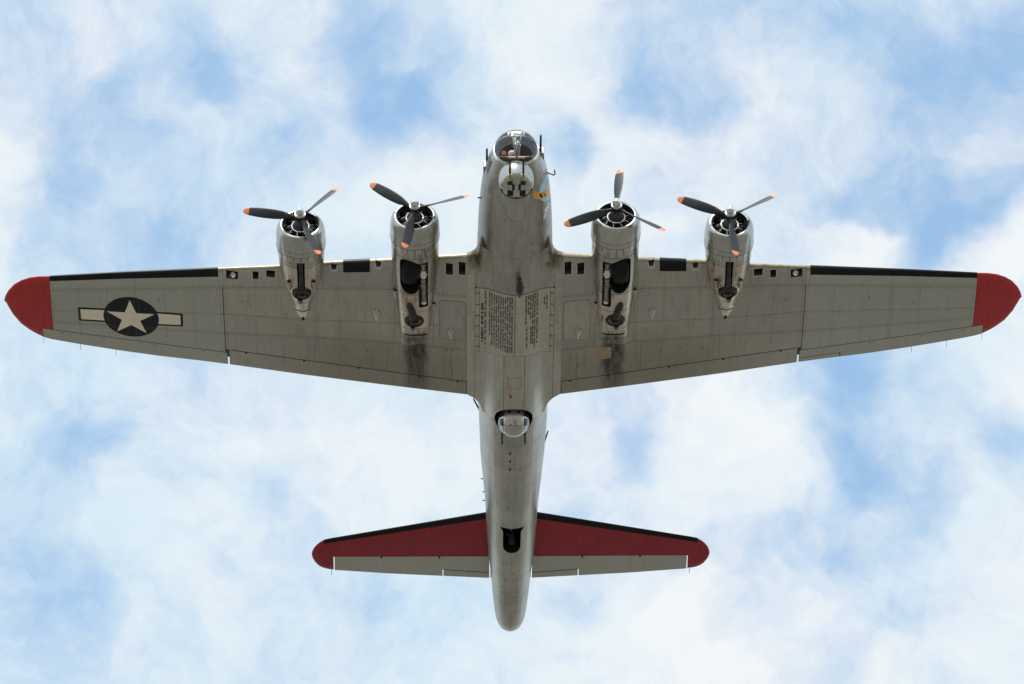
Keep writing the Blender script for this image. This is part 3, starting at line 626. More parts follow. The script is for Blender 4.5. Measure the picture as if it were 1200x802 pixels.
for sg in (-1, 1):
    for q0, q1 in ((-100, -74), (-64, -20)):
        a, b = sorted((sg*41, sg*60)); panel('turret_window', S_ball, D(a), D(b), D(q0), D(q1), 5, 10, 'dark_glass', ball, .006, .01, out_b)
    a, b = sorted((sg*41, sg*62)); panel('turret_window', S_ball, D(a), D(b), D(-14), D(34), 5, 8, 'milky_glass', ball, .006, .01, out_b)
    a, b = sorted((sg*65, sg*80)); panel('turret_window', S_ball, D(a), D(b), D(-95), D(20), 4, 12, 'milky_glass', ball, .006, .01, out_b)
    decal('turret_port', [circle(sg*.30, -1.46, .10, 14)], S_ball, 'black', ball, .011, .1, out_b)
    for q in (-28, -12, 6, 24): decal('turret_catch', [circle(sg*.60, D(q), .035, 8)], S_ball, 'gun_metal', ball, .010, .1, out_b)
    tube('ball_gun', [(sg*.36, BALL[1]+.10, BALL[2]-.22), (sg*.36, BALL[1]+.74, BALL[2]-.235)], [.034, .030], 'gun_metal', ball, 8)
for a, q, w, h in ((-.30, -.60, .16, .05), (-.05, -.585, .10, .04), (.12, -.60, .10, .05), (.02, -.86, .06, .10), (.10, -.80, .10, .035), (-.06, -.95, .05, .05), (.18, -.52, .06, .03), (.0, -.70, .16, .03)):
    decal('turret_catch', [[(a, q), (a+w, q), (a+w, q+h), (a, q+h)]], S_ball, 'gun_metal', ball, .012, .1, out_b)
# waist guns, windows and wires on the sides
panel('waist_window', S_fus, 12.75, 13.75, 84, 112, 6, 5, 'milky_glass', AIR, .010, .004, out_f)
panel('waist_window', S_fus, 14.4, 15.4, -112, -84, 6, 5, 'milky_glass', AIR, .010, .004, out_f)
tube('waist_gun', [(.98, 14.55, .12), (1.0, 14.35, .12), (1.13, 13.75, .12)], [.026, .03, .022], 'gun_metal', AIR, 8)
tube('waist_gun', [(-1.04, 13.25, .12), (-1.05, 12.8, .12), (-1.25, 12.3, .12)], [.02, .034, .024], 'gun_metal', AIR, 8)
for y, x in ((16.0, -.985), (17.0, -.93), (16.6, -.93)): tube('side_antenna', [(x+.12, y, .2), (x-.02, y, .2)], .018, 'black', AIR, 6)
# tail wheel
tailw = revolve('tail_wheel', [(-.09, .16), (-.115, .25), (-.09, .31), (-.03, .335), (.03, .335), (.09, .31), (.115, .25), (.09, .16)], (0, 18.2, -.20), (1, 0, 0), ['rubber'], AIR, 28, closed=True)
revolve('wheel_hub', [(-.06, 0), (-.08, .15), (.08, .15), (.06, 0)], (0, 18.2, -.20), (1, 0, 0), ['engine_grey'], tailw, 20)
tube('tail_wheel_strut', [(.0, 17.45, .0), (.0, 17.8, -.28), (-.13, 18.2, -.20)], [.05, .045, .04], 'strut_metal', AIR, 10)

# ---------------------------------------------------------------- wings
r1 = tabf([(1.4, 6.80), (3.77, 6.72), (9.0, 7.10), (14.4, 7.68)])
r2 = tabf([(1.4, 7.98), (3.7, 8.06), (6.1, 8.18), (9.0, 8.16), (14.4, 8.52)])
r3 = tabf([(1.4, 9.10), (3.7, 8.96), (6.1, 8.95), (9.0, 9.05), (14.4, 9.02)])
hf = tabf([(1.4, 10.63), (8.9, 9.80)])
ha = tabf([(8.8, 9.96), (14.75, 9.345)])
US = list(np.linspace(-1, 1, 49))
def ring_at(x): return [wing_pt(x, u) for u in US]
def wing_mi(V, F):
    n = len(US); r = []
    for k, f in enumerate(F): r.append(1 if (k % n) < 23 else 0)
    return r
boot_w = tabf([(9.0, .20), (14.4, .12)])
PAN_SEC = {}
for sg in (-1, 1):
    side = 'starboard' if sg < 0 else 'port'
    xs = [.90, 1.03, 1.09, 1.15, 1.2, 1.27, 1.35, 1.48, 1.67, 2.2, 3, 3.83, 4.8, 5.8, 6.5, 7.3, 8.3, 9.3, 10.4, 11.1, 12.1, 13.0, 13.6, 14.0, 14.355]
    wing = loft('wing', [ring_at(sg*x) for x in xs], ['seam', 'metal_top'], AIR, wing_mi)
    wing['label'] = 'bare metal wing with a painted star, red tip' if sg < 0 else 'bare metal wing without a star, red tip'
    tip = loft('wing_tip', [ring_at(sg*x) for x in (14.36, 14.5, 14.68, 14.83, 14.98, 15.12, 15.25, 15.38, 15.49, 15.60, 15.69, 15.75, 15.795, 15.812)], ['red_paint'], AIR)
    lead = []
    def P(name, x0, x1, f0, f1, mat, nx=None, ny=8, sq=False, off=.006, inner=.010):
        g = .0045 if x1 < 9.05 else .003; h = .0045 if x1 < 9.05 else .0032; a, b = sorted((sg*(x0+g), sg*(x1-g)))
        S = (lambda x, t: wl(x, f0(x)+h+(t*t if sq else t)*(f1(x)-f0(x)-2*h)))
        return panel('skin_panel' if name is None else name, S, a, b, 0, 1, nx or max(3, int((x1-x0)/.35)), ny, mat, wing, off, inner)
    le5 = lambda x: LE(x)+.035
    for x0, x1 in ((1.47, 2.42), (2.42, 3.75), (3.75, 5.9), (5.9, 7.25), (7.25, 8.98)):
        lead.append(P(None, x0, x1, le5, r1, 'skin_inner', sq=True, ny=14))
        a, b = sorted((sg*(x0+.006), sg*(x1-.006)))
        lead.append(panel('leading_edge_strip', lambda x, u: wing_pt(x, u*(1 if u < 0 else sqrt(.033/(TE(x)-LE(x))))), a, b, -.24, 1.0, max(3, int((x1-x0)/.3)), 12, 'leading_edge', wing, .006, .012, lambda P: P-np.array([0, 7.5, -.3])))
    for x0, x1 in ((1.47, 2.50), (2.50, 3.70), (3.70, 6.12), (6.12, 8.98)):
        P(None, x0, x1, r1, r2, 'skin_inner'); P(None, x0, x1, r2, r3, 'skin_inner')
    for x0, x1 in ((1.47, 1.95), (1.95, 3.95), (3.95, 6.4), (6.4, 8.98)): P(None, x0, x1, r3, hf, 'skin_inner')
    bw = lambda x: LE(x)+boot_w(x)
    for x0, x1 in ((9.12, 11.7), (11.7, 14.355)):
        P(None, x0, x1, bw, r1, 'skin_outer', ny=8)
    for x0, x1 in ((9.0, 11.7), (11.7, 14.355)):
        P(None, x0, x1, r1, r2, 'skin_outer'); P(None, x0, x1, r2, r3, 'skin_outer'); P(None, x0, x1, r3, lambda x: ha(x)-.004, 'skin_outer')
    P('joint_strip', 8.98, 9.12, le5, r1, 'skin_outer', 2, 10, True)
    a, b = sorted((sg*8.985, sg*9.115)); panel('leading_edge_strip', lambda x, u: wing_pt(x, u*(1 if u < 0 else sqrt(.08/(TE(x)-LE(x))))), a, b, -.24, 1.0, 2, 12, 'leading_edge', wing, .008, .012, lambda P: P-np.array([0, 7.5, -.3]))
    a, b = sorted((sg*9.125, sg*14.35))
    panel('deicer_boot', lambda x, u: wing_pt(x, u*(.20 if u < 0 else sqrt(boot_w(x)/(TE(x)-LE(x))))), a, b, -1, .99, 26, 14, 'boot', wing, .012, .01, lambda P: P-np.array([0, 7.9, 0]))
    a, b = sorted((sg*4.44, sg*5.26))
    blk = panel('deicer_boot', lambda x, u: wing_pt(x, u*(.16 if u < 0 else sqrt((6.265-.09*(abs(x)-4.44)*0-LE(x)-.10*(5.26-abs(x)))/(TE(x)-LE(x))))), a, b, -1, 1, 6, 14, 'boot', wing, .013, .01, lambda P: P-np.array([0, 7.5, -.3]))
    # control surfaces
    flap = P('flap', 1.49, 8.88, lambda x: hf(x)+.022, lambda x: TE(x)+.006, 'skin_inner', 26, 6, off=.010, inner=.003)
    ail = P('aileron', 8.945, 14.69, lambda x: ha(x)+.010, lambda x: TE(x)+.006, 'skin_outer', 22, 5, off=.010, inner=.003)
    for x in (8.35, 6.55, 4.85, 2.95, 1.75):
        revolve('flap_bracket', [(0, .035), (.025, .028), (.03, 0)], wl(sg*x, hf(x)+.05), (0, 0, -1), 'black', wing, 8)
    for x in (9.7, 11.2, 12.8, 14.1): decal('aileron_bracket', [[(sg*(x-.05), ha(x)-.01), (sg*(x+.05), ha(x)-.01), (sg*(x+.05), ha(x)+.12), (sg*(x-.05), ha(x)+.12)]], wl, 'seam', ail, .0125, .3); decal('aileron_bracket', [[(sg*(x-.038), ha(x)-.02), (sg*(x+.038), ha(x)-.02), (sg*(x+.038), ha(x)+.108), (sg*(x-.038), ha(x)+.108)]], wl, 'skin_outer', ail, .0145, .3)
    for x in ((14.70, 13.55, 12.45) if sg < 0 else (14.70, 13.6, 12.5)): tube('static_wick', [(sg*x, TE(x)-.03, zl(sg*x, TE(x))), (sg*x, TE(x)+.24, zl(sg*x, TE(x))-.03)], .007, 'white_paint' if x > 14 else 'engine_grey', ail, 5)
    if sg > 0:
        decal('trim_tab_hinge', [[(8.99, TE(8.99)-.20), (10.25, TE(10.25)-.20), (10.25, TE(10.25)+.0), (10.22, TE(10.22)), (10.22, TE(10.22)-.18), (8.99, TE(8.99)-.18)]], wl, 'seam', ail, .0125, .3)
    slits = [prism([(sg*8.885, 10.16), (sg*8.94, 10.16), (sg*8.94, 11.2), (sg*8.885, 11.2)], -2, 2, 'seam')]
    cut([wing], slits, 'seam')
    # openings in the leading edge
    SL = [(1.90, 2.115, 5.70, 6.04), (1.51, 1.72, 5.63, 6.00), (7.87, 8.05, 6.50, 6.73), (7.36, 7.63, 6.43, 6.63), (5.45, 5.64, 6.07, 6.24), (4.085, 4.27, 5.88, 6.05), (8.505, 8.87, 6.55, 6.785)]
    sol = []
    for x0, x1, y0, y1 in SL:
        sol.append(prism([(sg*x0, y0), (sg*x1, y0), (sg*x1, y1), (sg*x0, y1)], -2.0, zl(.5*(x0+x1), y1)+.30))
    cut([wing]+lead, sol, 'intake_dark')
    for k, (x0, x1, y0, y1) in enumerate(SL[:6]):
        t = .028; q = [(x0-t, y0+.05), (x0-t, y1+t), (x1+t, y1+t), (x1+t, y0+.05), (x1, y0+.05), (x1, y1), (x0, y1), (x0, y0+.05)]
        if k >= 4: q = [(x0-t, y0+.02), (x0-t*.6, y1-.02), (x0+.03, y1+t*1.2), (x1-.03, y1+t*1.2), (x1+t*.6, y1-.02), (x1+t, y0+.02), (x1, y0+.02), (x1-.03, y1-.03), (x0+.03, y1-.03), (x0, y0+.02)]
        decal('intake_rim', [[(sg*a, b) for a, b in q]], wl, 'rim_paint', wing, .014, .2)
        xm = .5*(x0+x1)
        for kk in range(3):
            xx = x0+(x1-x0)*(kk+.5)/3; zz = zl(xx, y1); mesh('intake_vane', [(sg*xx-.004, y0+.01, zl(xx, y0)+.06), (sg*xx+.004, y0+.01, zl(xx, y0)+.06), (sg*xx+.004, y1-.01, zz+.10), (sg*xx-.004, y1-.01, zz+.10), (sg*xx, y1-.01, zz+.2), (sg*xx, y0+.01, zz+.2)], [(0, 1, 2, 3), (0, 3, 4, 5), (1, 2, 4, 5)], 'engine_dark', wing, False)
    xm, ym = sg*8.66, 6.69
    revolve('landing_light', [(-.05, 0), (-.03, .05), (.0, .078), (.012, .085), (.0, .09), (-.05, .09)], (xm, ym-.01, zl(xm, ym)+.03), (0, -.5, -1), ['lamp_glass'], wing, 18)
    # teardrop drain fairings
    for x, y, l in ((4.245, 7.80, .27), (1.96, 8.39, .24)):
        prof_ = lambda q: sqrt(max(0, 1-((q+.4)/.6)**2)) if q < -.4 else max(0, 1-(q+.4)/1.4)**.75
        S = lambda p, q: (sg*x+p*.115*max(prof_(q), .002), y+q*l, zl(sg*x, y+q*l)-.085*prof_(q)*max(0, 1-p*p)**.5-.004)
        panel('drain_fairing', S, -1, 1, -.999, .999, 8, 14, 'skin_cowl', wing, .004, .02)
    # rivet lines too fine to pick apart, along spars and ribs
    V = []; F = []
    def rivet(x, y):
        k = len(V); r = .011
        for p, q in ((x-r, y-r), (x+r, y-r), (x+r, y+r), (x-r, y+r)): V.append((p, q, zl(p, q)-.0105))
        F.append((k, k+1, k+2, k+3))
    for f, o in ((r1, .05), (r1, -.05), (r2, .05), (r3, -.05), (r3, .05)):
        x = 1.55
        while x < 14.3: rivet(sg*x, f(x)+o); x += .085
    for x in (2.2, 3.78, 4.6, 5.4, 6.05, 6.2, 7.2, 8.0, 8.9, 9.08, 9.9, 10.8, 11.64, 11.76, 12.6, 13.5, 14.28):
        y = LE(x)+.35
        while y < (hf(x) if x < 8.95 else ha(x))-.04: rivet(sg*x, y); y += .085
    rv = mesh('rivets', V, F, 'rivet_head', wing, False); rv['kind'] = 'stuff'
    # rounded tank door beside the inner nacelle
    ring_ = []
    x0, x1, y0, y1, rr = 1.50, 2.33, 6.98, 8.68, .16
    for cx, cy, a0 in ((x1-rr, y1-rr, 0), (x0+rr, y1-rr, pi/2), (x0+rr, y0+rr, pi), (x1-rr, y0+rr, 1.5*pi)):
        for k in range(6): ring_.append((cx+rr*cos(a0+pi/2*k/5), cy+rr*sin(a0+pi/2*k/5)))
    cxm, cym = .5*(x0+x1), .5*(y0+y1)
    decal('tank_door', [[(sg*p, q) for p, q in ring_]], wl, 'seam', wing, .0085, .2)
    decal('tank_door', [[(sg*(cxm+(p-cxm)*.972), cym+(q-cym)*.986) for p, q in ring_]], wl, 'skin_inner', wing, .0115, .2)
    for x, y in ((1.9, 9.13), (2.1, 9.14), (4.55, 9.45), (5.2, 9.42), (5.9, 9.5), (8.4, 7.6), (3.9, 6.86), (11.0, 7.75), (11.0, 7.82), (10.1, 8.3), (12.4, 8.1), (7.9, 8.2), (1.75, 9.6), (2.0, 9.9), (13.2, 8.4)):
        revolve('fastener', [(0, .025), (.012, .018), (.014, 0)], wl(sg*x, y), (0, 0, -1), 'black', wing, 6)
    if sg > 0:
        decal('patch_plate', [[(2.62, 9.12), (3.02, 9.12), (3.0, 9.2), (3.05, 9.26), (3.0, 9.34), (3.05, 9.42), (3.0, 9.5), (3.04, 9.58), (2.98, 9.66), (2.62, 9.68), (2.66, 9.6), (2.61, 9.52), (2.66, 9.44), (2.61, 9.36), (2.66, 9.28), (2.61, 9.2)]], wl, 'pale_patch', wing, .010, .2)
    else:
        c0 = (-11.885, 8.60)
        decal('insignia_disc', [circle(c0[0], c0[1], .868, 48)], wl, 'navy_paint', wing, .010, .2)
        decal('insignia_border', [[(-13.53, 8.295), (-12.6, 8.275), (-12.6, 8.875), (-13.53, 8.885)]], wl, 'navy_paint', wing, .0098, .2)
        decal('insignia_border', [[(-11.15, 8.275), (-10.27, 8.285), (-10.28, 8.86), (-11.15, 8.875)]], wl, 'navy_paint', wing, .0098, .2)
        decal('insignia_bar', [[(-13.455, 8.37), (-12.70, 8.345), (-12.735, 8.45), (-12.752, 8.60), (-12.735, 8.75), (-12.715, 8.805), (-13.455, 8.81)]], wl, 'cream_paint', wing, .0135, .2)
        decal('insignia_bar', [[(-11.06, 8.345), (-10.345, 8.36), (-10.35, 8.79), (-11.05, 8.805), (-11.03, 8.72), (-11.018, 8.60), (-11.03, 8.45)]], wl, 'cream_paint', wing, .0135, .2)
        st = []
        for k in range(10):
            r = .785 if k % 2 == 0 else .785*.382; a = -pi/2+k*pi/5; st.append((c0[0]-.01+r*cos(a), c0[1]+.03+r*sin(a)))
        decal('insignia_star', [[st[k-1], st[k], st[(k+1) % 10]] for k in range(0, 10, 2)]+[[st[k] for k in range(1, 10, 2)]], wl, 'cream_paint', wing, .0135, .2)
    tube('navigation_light', [(sg*15.80, 8.22, zchord(15.8, 8.3)), (sg*15.82, 8.30, zchord(15.8, 8.3)), (sg*15.80, 8.38, zchord(15.8, 8.3))], [.008, .014, .008], 'gun_metal', AIR, 8)

# ---------------------------------------------------------------- tailplane
HL = tabf([(.3, 17.97), (.797, 18.075), (6.0, 19.30), (6.118, 19.34), (6.25, 19.44), (6.36, 19.56), (6.46, 19.72), (6.515, 19.86), (6.54, 20.02)])
HT = tabf([(.3, 21.20), (.69, 21.18), (2.2, 21.075), (4.0, 20.945), (5.8, 20.765), (6.0, 20.73), (6.15, 20.68), (6.27, 20.61), (6.38, 20.49), (6.48, 20.30), (6.525, 20.16), (6.54, 20.04)])
def hz(x, y, s=1):
    l, t = HL(x), HT(x); c = min(max((y-l)/(t-l), 0), 1); T = .30-.026*abs(x)
    if abs(x) > 5.6: T *= sqrt((t-l)/(HT(5.6)-HL(5.6)))
    return .70-s*T*yt(c)
def hpt(x, u): y = HL(x)+u*u*(HT(x)-HL(x)); return (x, y, hz(x, y, 1 if u > 0 else -1))
hl_ = lambda x, y: (x, y, hz(x, y))
hh = tabf([(.6, 20.03), (5.9, 20.055)])
for sg in (-1, 1):
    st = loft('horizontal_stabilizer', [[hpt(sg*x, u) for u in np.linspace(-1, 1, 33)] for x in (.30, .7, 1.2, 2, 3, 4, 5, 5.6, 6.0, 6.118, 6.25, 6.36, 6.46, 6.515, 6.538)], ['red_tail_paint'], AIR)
    cut([st], [prism([(sg*a, y0), (sg*b, y0), (sg*b, y1), (sg*a, y1)], 0, 2) for a, b, y0, y1 in ((.665, .705, 20.10, 21.4), (5.795, 5.83, 20.09, 21.0), (2.215, 2.245, 20.74, 21.2))], 'seam')
    a, b = sorted((sg*.80, sg*6.12))
    panel('deicer_boot', lambda x, u: hpt(x, u*(.16 if u < 0 else sqrt(tabf([(.8, .20), (6.1, .13)])(x)/(HT(x)-HL(x))))), a, b, -1, 1, 22, 12, 'boot', st, .010, .01, lambda P: P-np.array([0, 19.7, .7]))
    for x0, x1, nm in ((.715, 2.205, 0), (2.255, 5.79, 1)):
        a, b = sorted((sg*x0, sg*x1)); 
    def el_pt(x, t): return hl_(x, hh(x)+.014+t*(HT(x)-hh(x)-.010))
    a, b = sorted((sg*.715, sg*5.79)); el = panel('elevator', el_pt, a, b, 0, 1, 28, 5, 'skin_outer', st, .010, .002)
    cut([el], [prism([(sg*2.212, 20.74), (sg*2.248, 20.74), (sg*2.248, 21.3), (sg*2.212, 21.3)], 0, 2)], 'seam')
    tl = tabf([(.7, 20.90), (2.22, 20.74)])
    a, b = sorted((sg*.72, sg*2.20))
    decal('trim_tab_hinge', [[(a, tl(a)-.014), (b, tl(b)-.014), (b, tl(b)+.014), (a, tl(a)+.014)]], hl_, 'black', el, .0125, .4)
    for x in (4.25, 2.35): decal('elevator_hinge', [[(sg*(x-.03), 20.03), (sg*(x+.03), 20.03), (sg*(x+.02), 20.16), (sg*(x-.02), 20.16)]], hl_, 'black', el, .0125, .4)
    for x, y in ((3.2, 19.93), (6.25, 19.85)): revolve('fastener', [(0, .028), (.012, .02), (.014, 0)], hl_(sg*x, y), (0, 0, -1), 'black', st, 6)
    tube('static_wick', [(sg*5.9, 20.72, .7), (sg*5.9, 20.98, .68)], .009, 'engine_grey', st, 5)

# ---------------------------------------------------------------- engines
BLADE = {('outer', -1): (50, 170, 290), ('inner', -1): (20, 140, 260), ('inner', 1): (85, 205, 325), ('outer', 1): (33, 153, 273)}
def make_blade(parent, o, ang):
    X = Vector((cos(radians(ang)), 0, sin(radians(ang)))); T = Vector((-sin(radians(ang)), 0, cos(radians(ang)))); A = Vector((0, 1, 0)); rings = []; R = []
    for r, c, th, be in ((.10, .10, .10, 50), (.24, .11, .10, 50), (.36, .16, .075, 48), (.55, .25, .05, 43), (.80, .30, .036, 36), (1.10, .315, .026, 30), (1.35, .30, .020, 26), (1.55, .265, .016, 24), (1.585, .258, .016, 24), (1.66, .22, .014, 23), (1.72, .165, .012, 22), (1.752, .10, .008, 22), (1.762, .03, .004, 22)):
        cd = T*cos(radians(be))+A*sin(radians(be)); nd = cd.cross(X)
        rings.append([tuple(Vector(o)+X*r+cd*(c/2*cos(2*pi*i/12))+nd*(th/2*sin(2*pi*i/12))) for i in range(12)]); R.append(r)
    return loft('blade', rings, ['blade_paint', 'orange_paint'], parent, lambda V, F: [1 if (k < 144 and R[k//12] > 1.58) or k == len(F)-1 else 0 for k in range(len(F))])
def box8(name, c, ux, uy, uz, mat, parent):
    c, ux, uy, uz = map(Vector, (c, ux, uy, uz)); V = [tuple(c+ux*a+uy*b+uz*d) for d in (-1, 1) for b in (-1, 1) for a in (-1, 1)]
    return mesh(name, V, [(0, 1, 3, 2), (4, 5, 7, 6), (0, 1, 5, 4), (2, 3, 7, 6), (0, 2, 6, 4), (1, 3, 7, 5)], mat, parent, False)
for kind in ('outer', 'inner'):
    for sg in (-1, 1):
        Nn = NACELLE[kind]; cx, cz, lip = sg*Nn['x'], Nn['z'], Nn['lip']; O = (cx, lip, cz); st = Nn['st']; y0, y1 = st[0][0], st[-1][0]
        yy = list(np.linspace(y0-.0, y1, 30))
        body = loft('engine_nacelle', [[nac_pt(kind, sg, y, 2*pi*i/48, -.008) for i in range(48)] for y in yy], ['seam'], AIR)
        S_n = lambda y, a: nac_pt(kind, sg, y, radians(a))
        def out_n(P):
            P = np.asarray(P, float); q = P.copy(); q[..., 0] -= cx; q[..., 1] = 0; q[..., 2] -= (cz-.1 if kind == 'inner' else cz-.05); return q
        pans = []
        def NP(ya, yb, A, mat, ny=8):
            for q in range(len(A)-1):
                pans.append(panel('skin_panel', S_n, ya+.007, yb-.007, A[q]+.6, A[q+1]-.6, ny, max(4, int((A[q+1]-A[q])/5)), mat, body, .006, .010, out_n))
        if kind == 'inner':
            NP(4.6, 5.0, [-115, -60, 0, 60, 115], 'skin_nacelle', 4); NP(5.0, 6.48, [-115, -52, 52, 115], 'skin_nacelle', 10)
            NP(6.48, 7.22, [-115, -52], 'skin_nacelle', 6); NP(6.48, 7.22, [52, 115], 'skin_nacelle', 6); NP(6.48, 7.22, [-52, 52], 'heat_metal', 6)
            NP(7.22, 8.05, [-100, -58], 'skin_nacelle', 6); NP(7.22, 8.05, [58, 100], 'skin_nacelle', 6); NP(7.22, 8.05, [-58, 58], 'heat_metal', 6)
            NP(8.05, 8.62, [-100, -60], 'skin_nacelle', 5); NP(8.05, 8.62, [60, 100], 'skin_nacelle', 5); NP(8.05, 8.62, [-60, 60], 'heat_metal', 5); NP(8.62, 9.1, [-80, 80], 'skin_inner', 4)
            # wheel well and strut slot
            wx0, wx1 = 2.925, 3.51
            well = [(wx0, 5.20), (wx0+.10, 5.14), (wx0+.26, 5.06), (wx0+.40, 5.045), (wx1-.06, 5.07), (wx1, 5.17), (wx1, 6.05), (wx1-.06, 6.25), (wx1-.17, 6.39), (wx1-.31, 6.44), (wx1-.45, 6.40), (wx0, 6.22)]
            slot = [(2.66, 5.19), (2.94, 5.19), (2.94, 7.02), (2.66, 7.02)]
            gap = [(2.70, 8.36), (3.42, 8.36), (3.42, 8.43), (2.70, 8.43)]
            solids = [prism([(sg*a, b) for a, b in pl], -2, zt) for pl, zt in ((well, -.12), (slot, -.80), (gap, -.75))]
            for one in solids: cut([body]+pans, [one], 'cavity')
            wheel = revolve('landing_wheel', [(-.17, .38), (-.235, .48), (-.25, .58), (-.22, .66), (-.15, .705), (-.12, .695), (-.10, .715), (-.02, .72), (-.0, .708), (.02, .72), (.10, .715), (.12, .695), (.15, .705), (.22, .66), (.25, .58), (.235, .48), (.17, .38)], (sg*3.22, 5.72, -.555), (1, 0, 0), ['rubber'], AIR, 48, closed=True)
            revolve('wheel_hub', [(-.10, 0), (-.15, .20), (-.17, .385), (.17, .385), (.15, .20), (.10, 0)], (sg*3.22, 5.72, -.555), (1, 0, 0), ['engine_grey'], wheel, 24)
            sx = sg*2.80; zz = -1.07
            strut = tube('landing_gear_strut', [(sx, 5.30, zz), (sx, 6.15, zz), (sx, 6.16, zz), (sx, 6.95, zz+.02)], [.075, .075, .10, .095], 'strut_metal', AIR, 12)
            for y, r in ((5.35, .10), (5.62, .11), (5.80, .12), (6.0, .095), (6.9, .115)): revolve('strut_collar', [(-.05, 0), (-.05, r), (.05, r), (.05, 0)], (sx, y, zz), (0, 1, 0), ['bright_metal' if r > .105 else 'strut_metal'], strut, 12)
            box8('strut_fork', (sx-.01*sg, 5.72, zz-.06), (.10, 0, 0), (0, .05, 0), (0, 0, .03), 'bright_metal', strut)
            px0, pyA, tx, ty = sg*3.24, 6.84, sg*3.09, 7.66
            zA = znac(kind, sg, px0, pyA)
            tube('exhaust_pipe', [(px0, pyA-.02, zA+.05), (px0-.005*sg, pyA+.10, zA-.02), (sg*3.17, 7.15, znac(kind, sg, sg*3.17, 7.15)-.02), (sg*3.12, 7.50, znac(kind, sg, sg*3.12, 7.5)-.02)], [.06, .10, .115, .13], 'pipe_metal', AIR, 12)
            sc_ = [(3.655, 6.60), (2.50, 7.12)]; tr = .28
        else:
            NP(5.12, 5.62, [-115, -60, -9], 'skin_nacelle', 4); NP(5.12, 5.62, [9, 60, 115], 'skin_nacelle', 4)
            NP(5.62, 6.45, [-115, -62], 'skin_nacelle', 6); NP(5.62, 6.45, [62, 115], 'skin_nacelle', 6); NP(5.62, 6.45, [-62, -9], 'heat_metal', 6); NP(5.62, 6.45, [9, 62], 'heat_metal', 6)
            NP(6.45, 7.25, [-115, -66], 'skin_nacelle', 6); NP(6.45, 7.25, [66, 115], 'skin_nacelle', 6); NP(6.45, 7.25, [-66, 66], 'heat_metal', 6)
            NP(7.25, 7.66, [-100, 100], 'heat_metal', 5); NP(7.70, 8.22, [-100, 100], 'heat_metal', 5)
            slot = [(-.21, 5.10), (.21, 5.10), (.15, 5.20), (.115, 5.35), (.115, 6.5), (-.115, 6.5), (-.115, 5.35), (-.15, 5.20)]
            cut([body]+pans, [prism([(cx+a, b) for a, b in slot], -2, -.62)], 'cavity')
            tube('exhaust_pipe', [(cx, 5.05, -.86), (cx, 5.4, -.90), (cx, 6.0, -.90), (cx, 6.5, -.88)], [.10, .085, .085, .10], 'pipe_metal', AIR, 12)
            tx, ty, tr = cx, 6.76, .27; sc_ = [(Nn['x']-.37, 6.25), (Nn['x']+.37, 6.25)]
            tube('tail_vent', [(cx, 8.10, znac(kind, sg, cx, 8.10)-.02), (cx, 8.2, znac(kind, sg, cx, 8.2)-.01)], .045, 'black', body, 8)
        tz = znac(kind, sg, tx, ty)
        ax = (0, .20 if kind == 'inner' else .30, -1)
        tb = revolve('turbocharger', [(-.10, tr+.03), (.0, tr+.02), (.035, tr), (.05, tr*.86), (.02, tr*.74), (-.01, tr*.66), (.02, tr*.52), (.05, tr*.34), (.055, 0)], (tx, ty, tz), ax, ['turbo_metal'], AIR, 32)
        revolve('turbo_ring', [(.03, tr*.95), (.06, tr*.90), (.06, tr*.78), (.035, tr*.74)], (tx, ty, tz), ax, ['pipe_metal'], tb, 32, closed=True)
        revolve('turbo_shaft', [(.05, .09), (.09, .085), (.10, .05), (.10, 0)], (tx, ty, tz), ax, ['gun_metal'], tb, 14)
        tube('waste_gate', [(tx+sg*.05, ty+tr*.8, znac(kind, sg, tx, ty+tr*.8)-.02), (tx+sg*.05, ty+tr*1.45, znac(kind, sg, tx, ty+tr*1.45)-.02)], [.09, .06], 'turbo_metal', tb, 8)
        for x, y in sc_:
            z = znac(kind, sg, sg*x, y); 
            loft('cooling_scoop', [[(sg*x+r*cos(t), yv, z+.02-r*.9*max(0, sin(t))+.04*min(0, -sin(t))) for t in np.linspace(0, 2*pi, 13)[:-1]] for yv, r in ((y, .095), (y+.12, .10), (y+.30, .06), (y+.42, .02))], 'skin_nacelle', body)
            revolve('scoop_mouth', [(0, .07), (.01, .06), (.012, 0)], (sg*x, y, z-.035), (0, -1, -.15), ['black'], body, 12)
        # cowling
        cowl = revolve('engine_cowl', [(0, .585), (.005, .61), (.03, .648), (.08, .688), (.17, .722), (.30, .743), (.47, .754), (.56, .755), (.565, .740), (.4, .72), (.15, .63), (.05, .562), (.012, .556)], O, (0, 1, 0), ['skin_cowl', 'engine_dark'], AIR, 56, closed=True, mi=[0]*8+[1, 1, 1, 1, 0])
        revolve('cowl_band', [(.572, .738), (.572, .757), (.74, .757), (.74, .738)], O, (0, 1, 0), ['skin_cowl'], cowl, 56, closed=True)
        nfl = 18
        for k in range(nfl):
            a0 = -150+300*k/nfl; S_c = lambda t, a: (cx+(.757-.02*(t-.75)/.2)*sin(radians(a)), lip+t, cz-(.757-.02*(t-.75)/.2)*cos(radians(a)))
            panel('cowl_flap', S_c, .75, .96, a0+.7, a0+300/nfl-.7, 2, 4, 'skin_cowl' if k % 5 else 'heat_metal', cowl, .004, .010, out_n)
        # engine
        eng = revolve('engine', [(.70, .70), (.52, .70), (.52, .30), (.40, .31), (.30, .30), (.20, .27), (.10, .235), (.0, .21), (-.10, .15), (-.16, .12), (-.2, .115), (-.2, 0)], O, (0, 1, 0), ['engine_dark', 'engine_grey'], AIR, 32, mi=[0, 0, 0, 0, 0, 1, 1, 1, 1, 1, 1])
        revolve('ignition_ring', [(.10+.022*cos(t), .262+.022*sin(t)) for t in np.linspace(0, 2*pi, 9)[:-1]], O, (0, 1, 0), ['bright_metal'], eng, 40, closed=True)
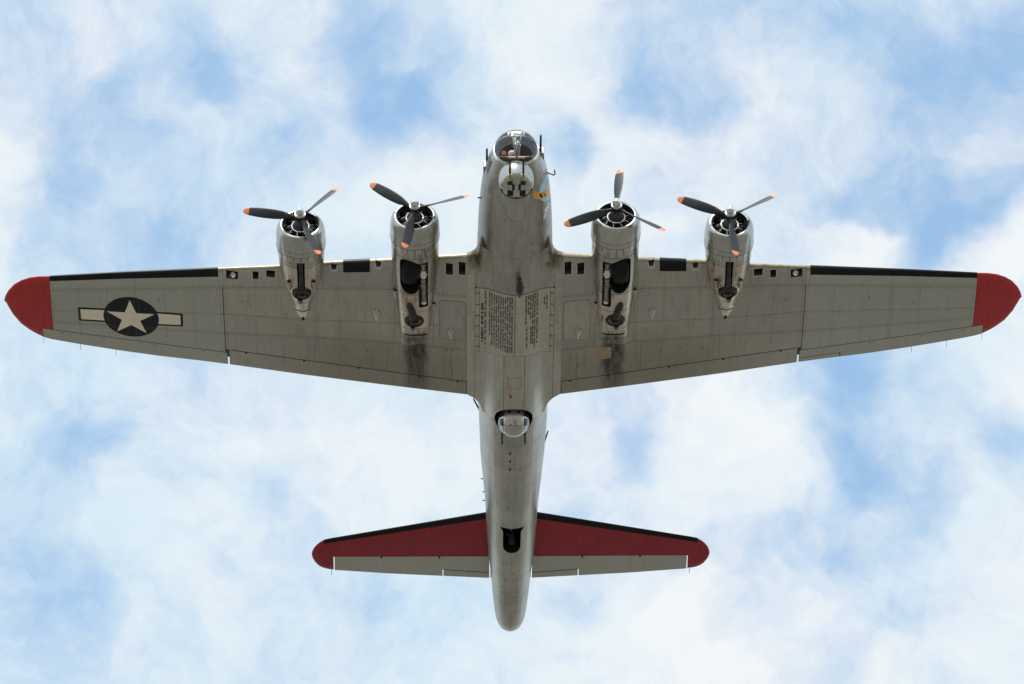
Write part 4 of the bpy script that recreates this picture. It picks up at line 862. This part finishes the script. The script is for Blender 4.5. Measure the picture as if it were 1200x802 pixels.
        for k in range(9):
            a = radians(90+40*k); d = Vector((cos(a), 0, sin(a))); base = Vector(O)+Vector((0, .34, 0)); prof = [(.27, .085)]
            for f in range(9): prof += [(.30+f*.033, .088), (.302+f*.033, .122), (.314+f*.033, .122), (.316+f*.033, .088)]
            prof += [(.62, .09), (.62, 0)]
            revolve('cylinder', prof, base, d, ['engine_dark'], eng, 14)
            t2 = Vector((-sin(a), 0, cos(a)))
            for s2 in (-1, 1): tube('pushrod_tube', [tuple(Vector(O)+Vector((0, .16, 0))+d*.24+t2*.02*s2), tuple(Vector(O)+Vector((0, .22, 0))+d*.56+t2*.075*s2)], .010, 'engine_grey', eng, 6)
            tube('spark_lead', [tuple(Vector(O)+Vector((0, .10, 0))+d*.28), tuple(Vector(O)+Vector((0, .16, 0))+d*.40+t2*.05)], .012, 'bright_metal', eng, 6)
        # propeller
        HO = (cx, lip-.27, cz)
        prop = revolve('propeller', [(.12, 0), (.12, .10), (.06, .115), (.05, .15), (-.06, .15), (-.08, .12), (-.10, .12), (-.10, 0)], HO, (0, 1, 0), ['engine_dark'], AIR, 24)
        revolve('hub_collar', [(-.10, .15), (-.10, .165), (-.135, .165), (-.135, .145), (-.14, 0)], HO, (0, 1, 0), ['bright_metal'], prop, 24)
        revolve('hub_dome', [(-.135, .12), (-.16, .134), (-.25, .134), (-.295, .122), (-.335, .094), (-.357, .055), (-.365, 0)], HO, (0, 1, 0), ['chrome'], prop, 24)
        for ang in BLADE[(kind, sg)]: make_blade(prop, HO, ang)

# ---------------------------------------------------------------- hang every part on the aircraft and set it in the air
P0 = Vector((0, 8.3, -1.45)); YAW, ROLL = radians(0.5), radians(0.78)
AIR.rotation_euler = (0, -ROLL, YAW)
bpy.context.view_layer.update()
Rm = AIR.rotation_euler.to_matrix()
AIR.location = Vector((0, 100.49977, 107.60466))+Rm @ (P0-Vector((0, 8.0, 0)))
AIR.empty_display_size = 2.0
for o, p in PARENT:
    if p is None: continue
    o.parent = p
    if p is AIR: o.location = -P0
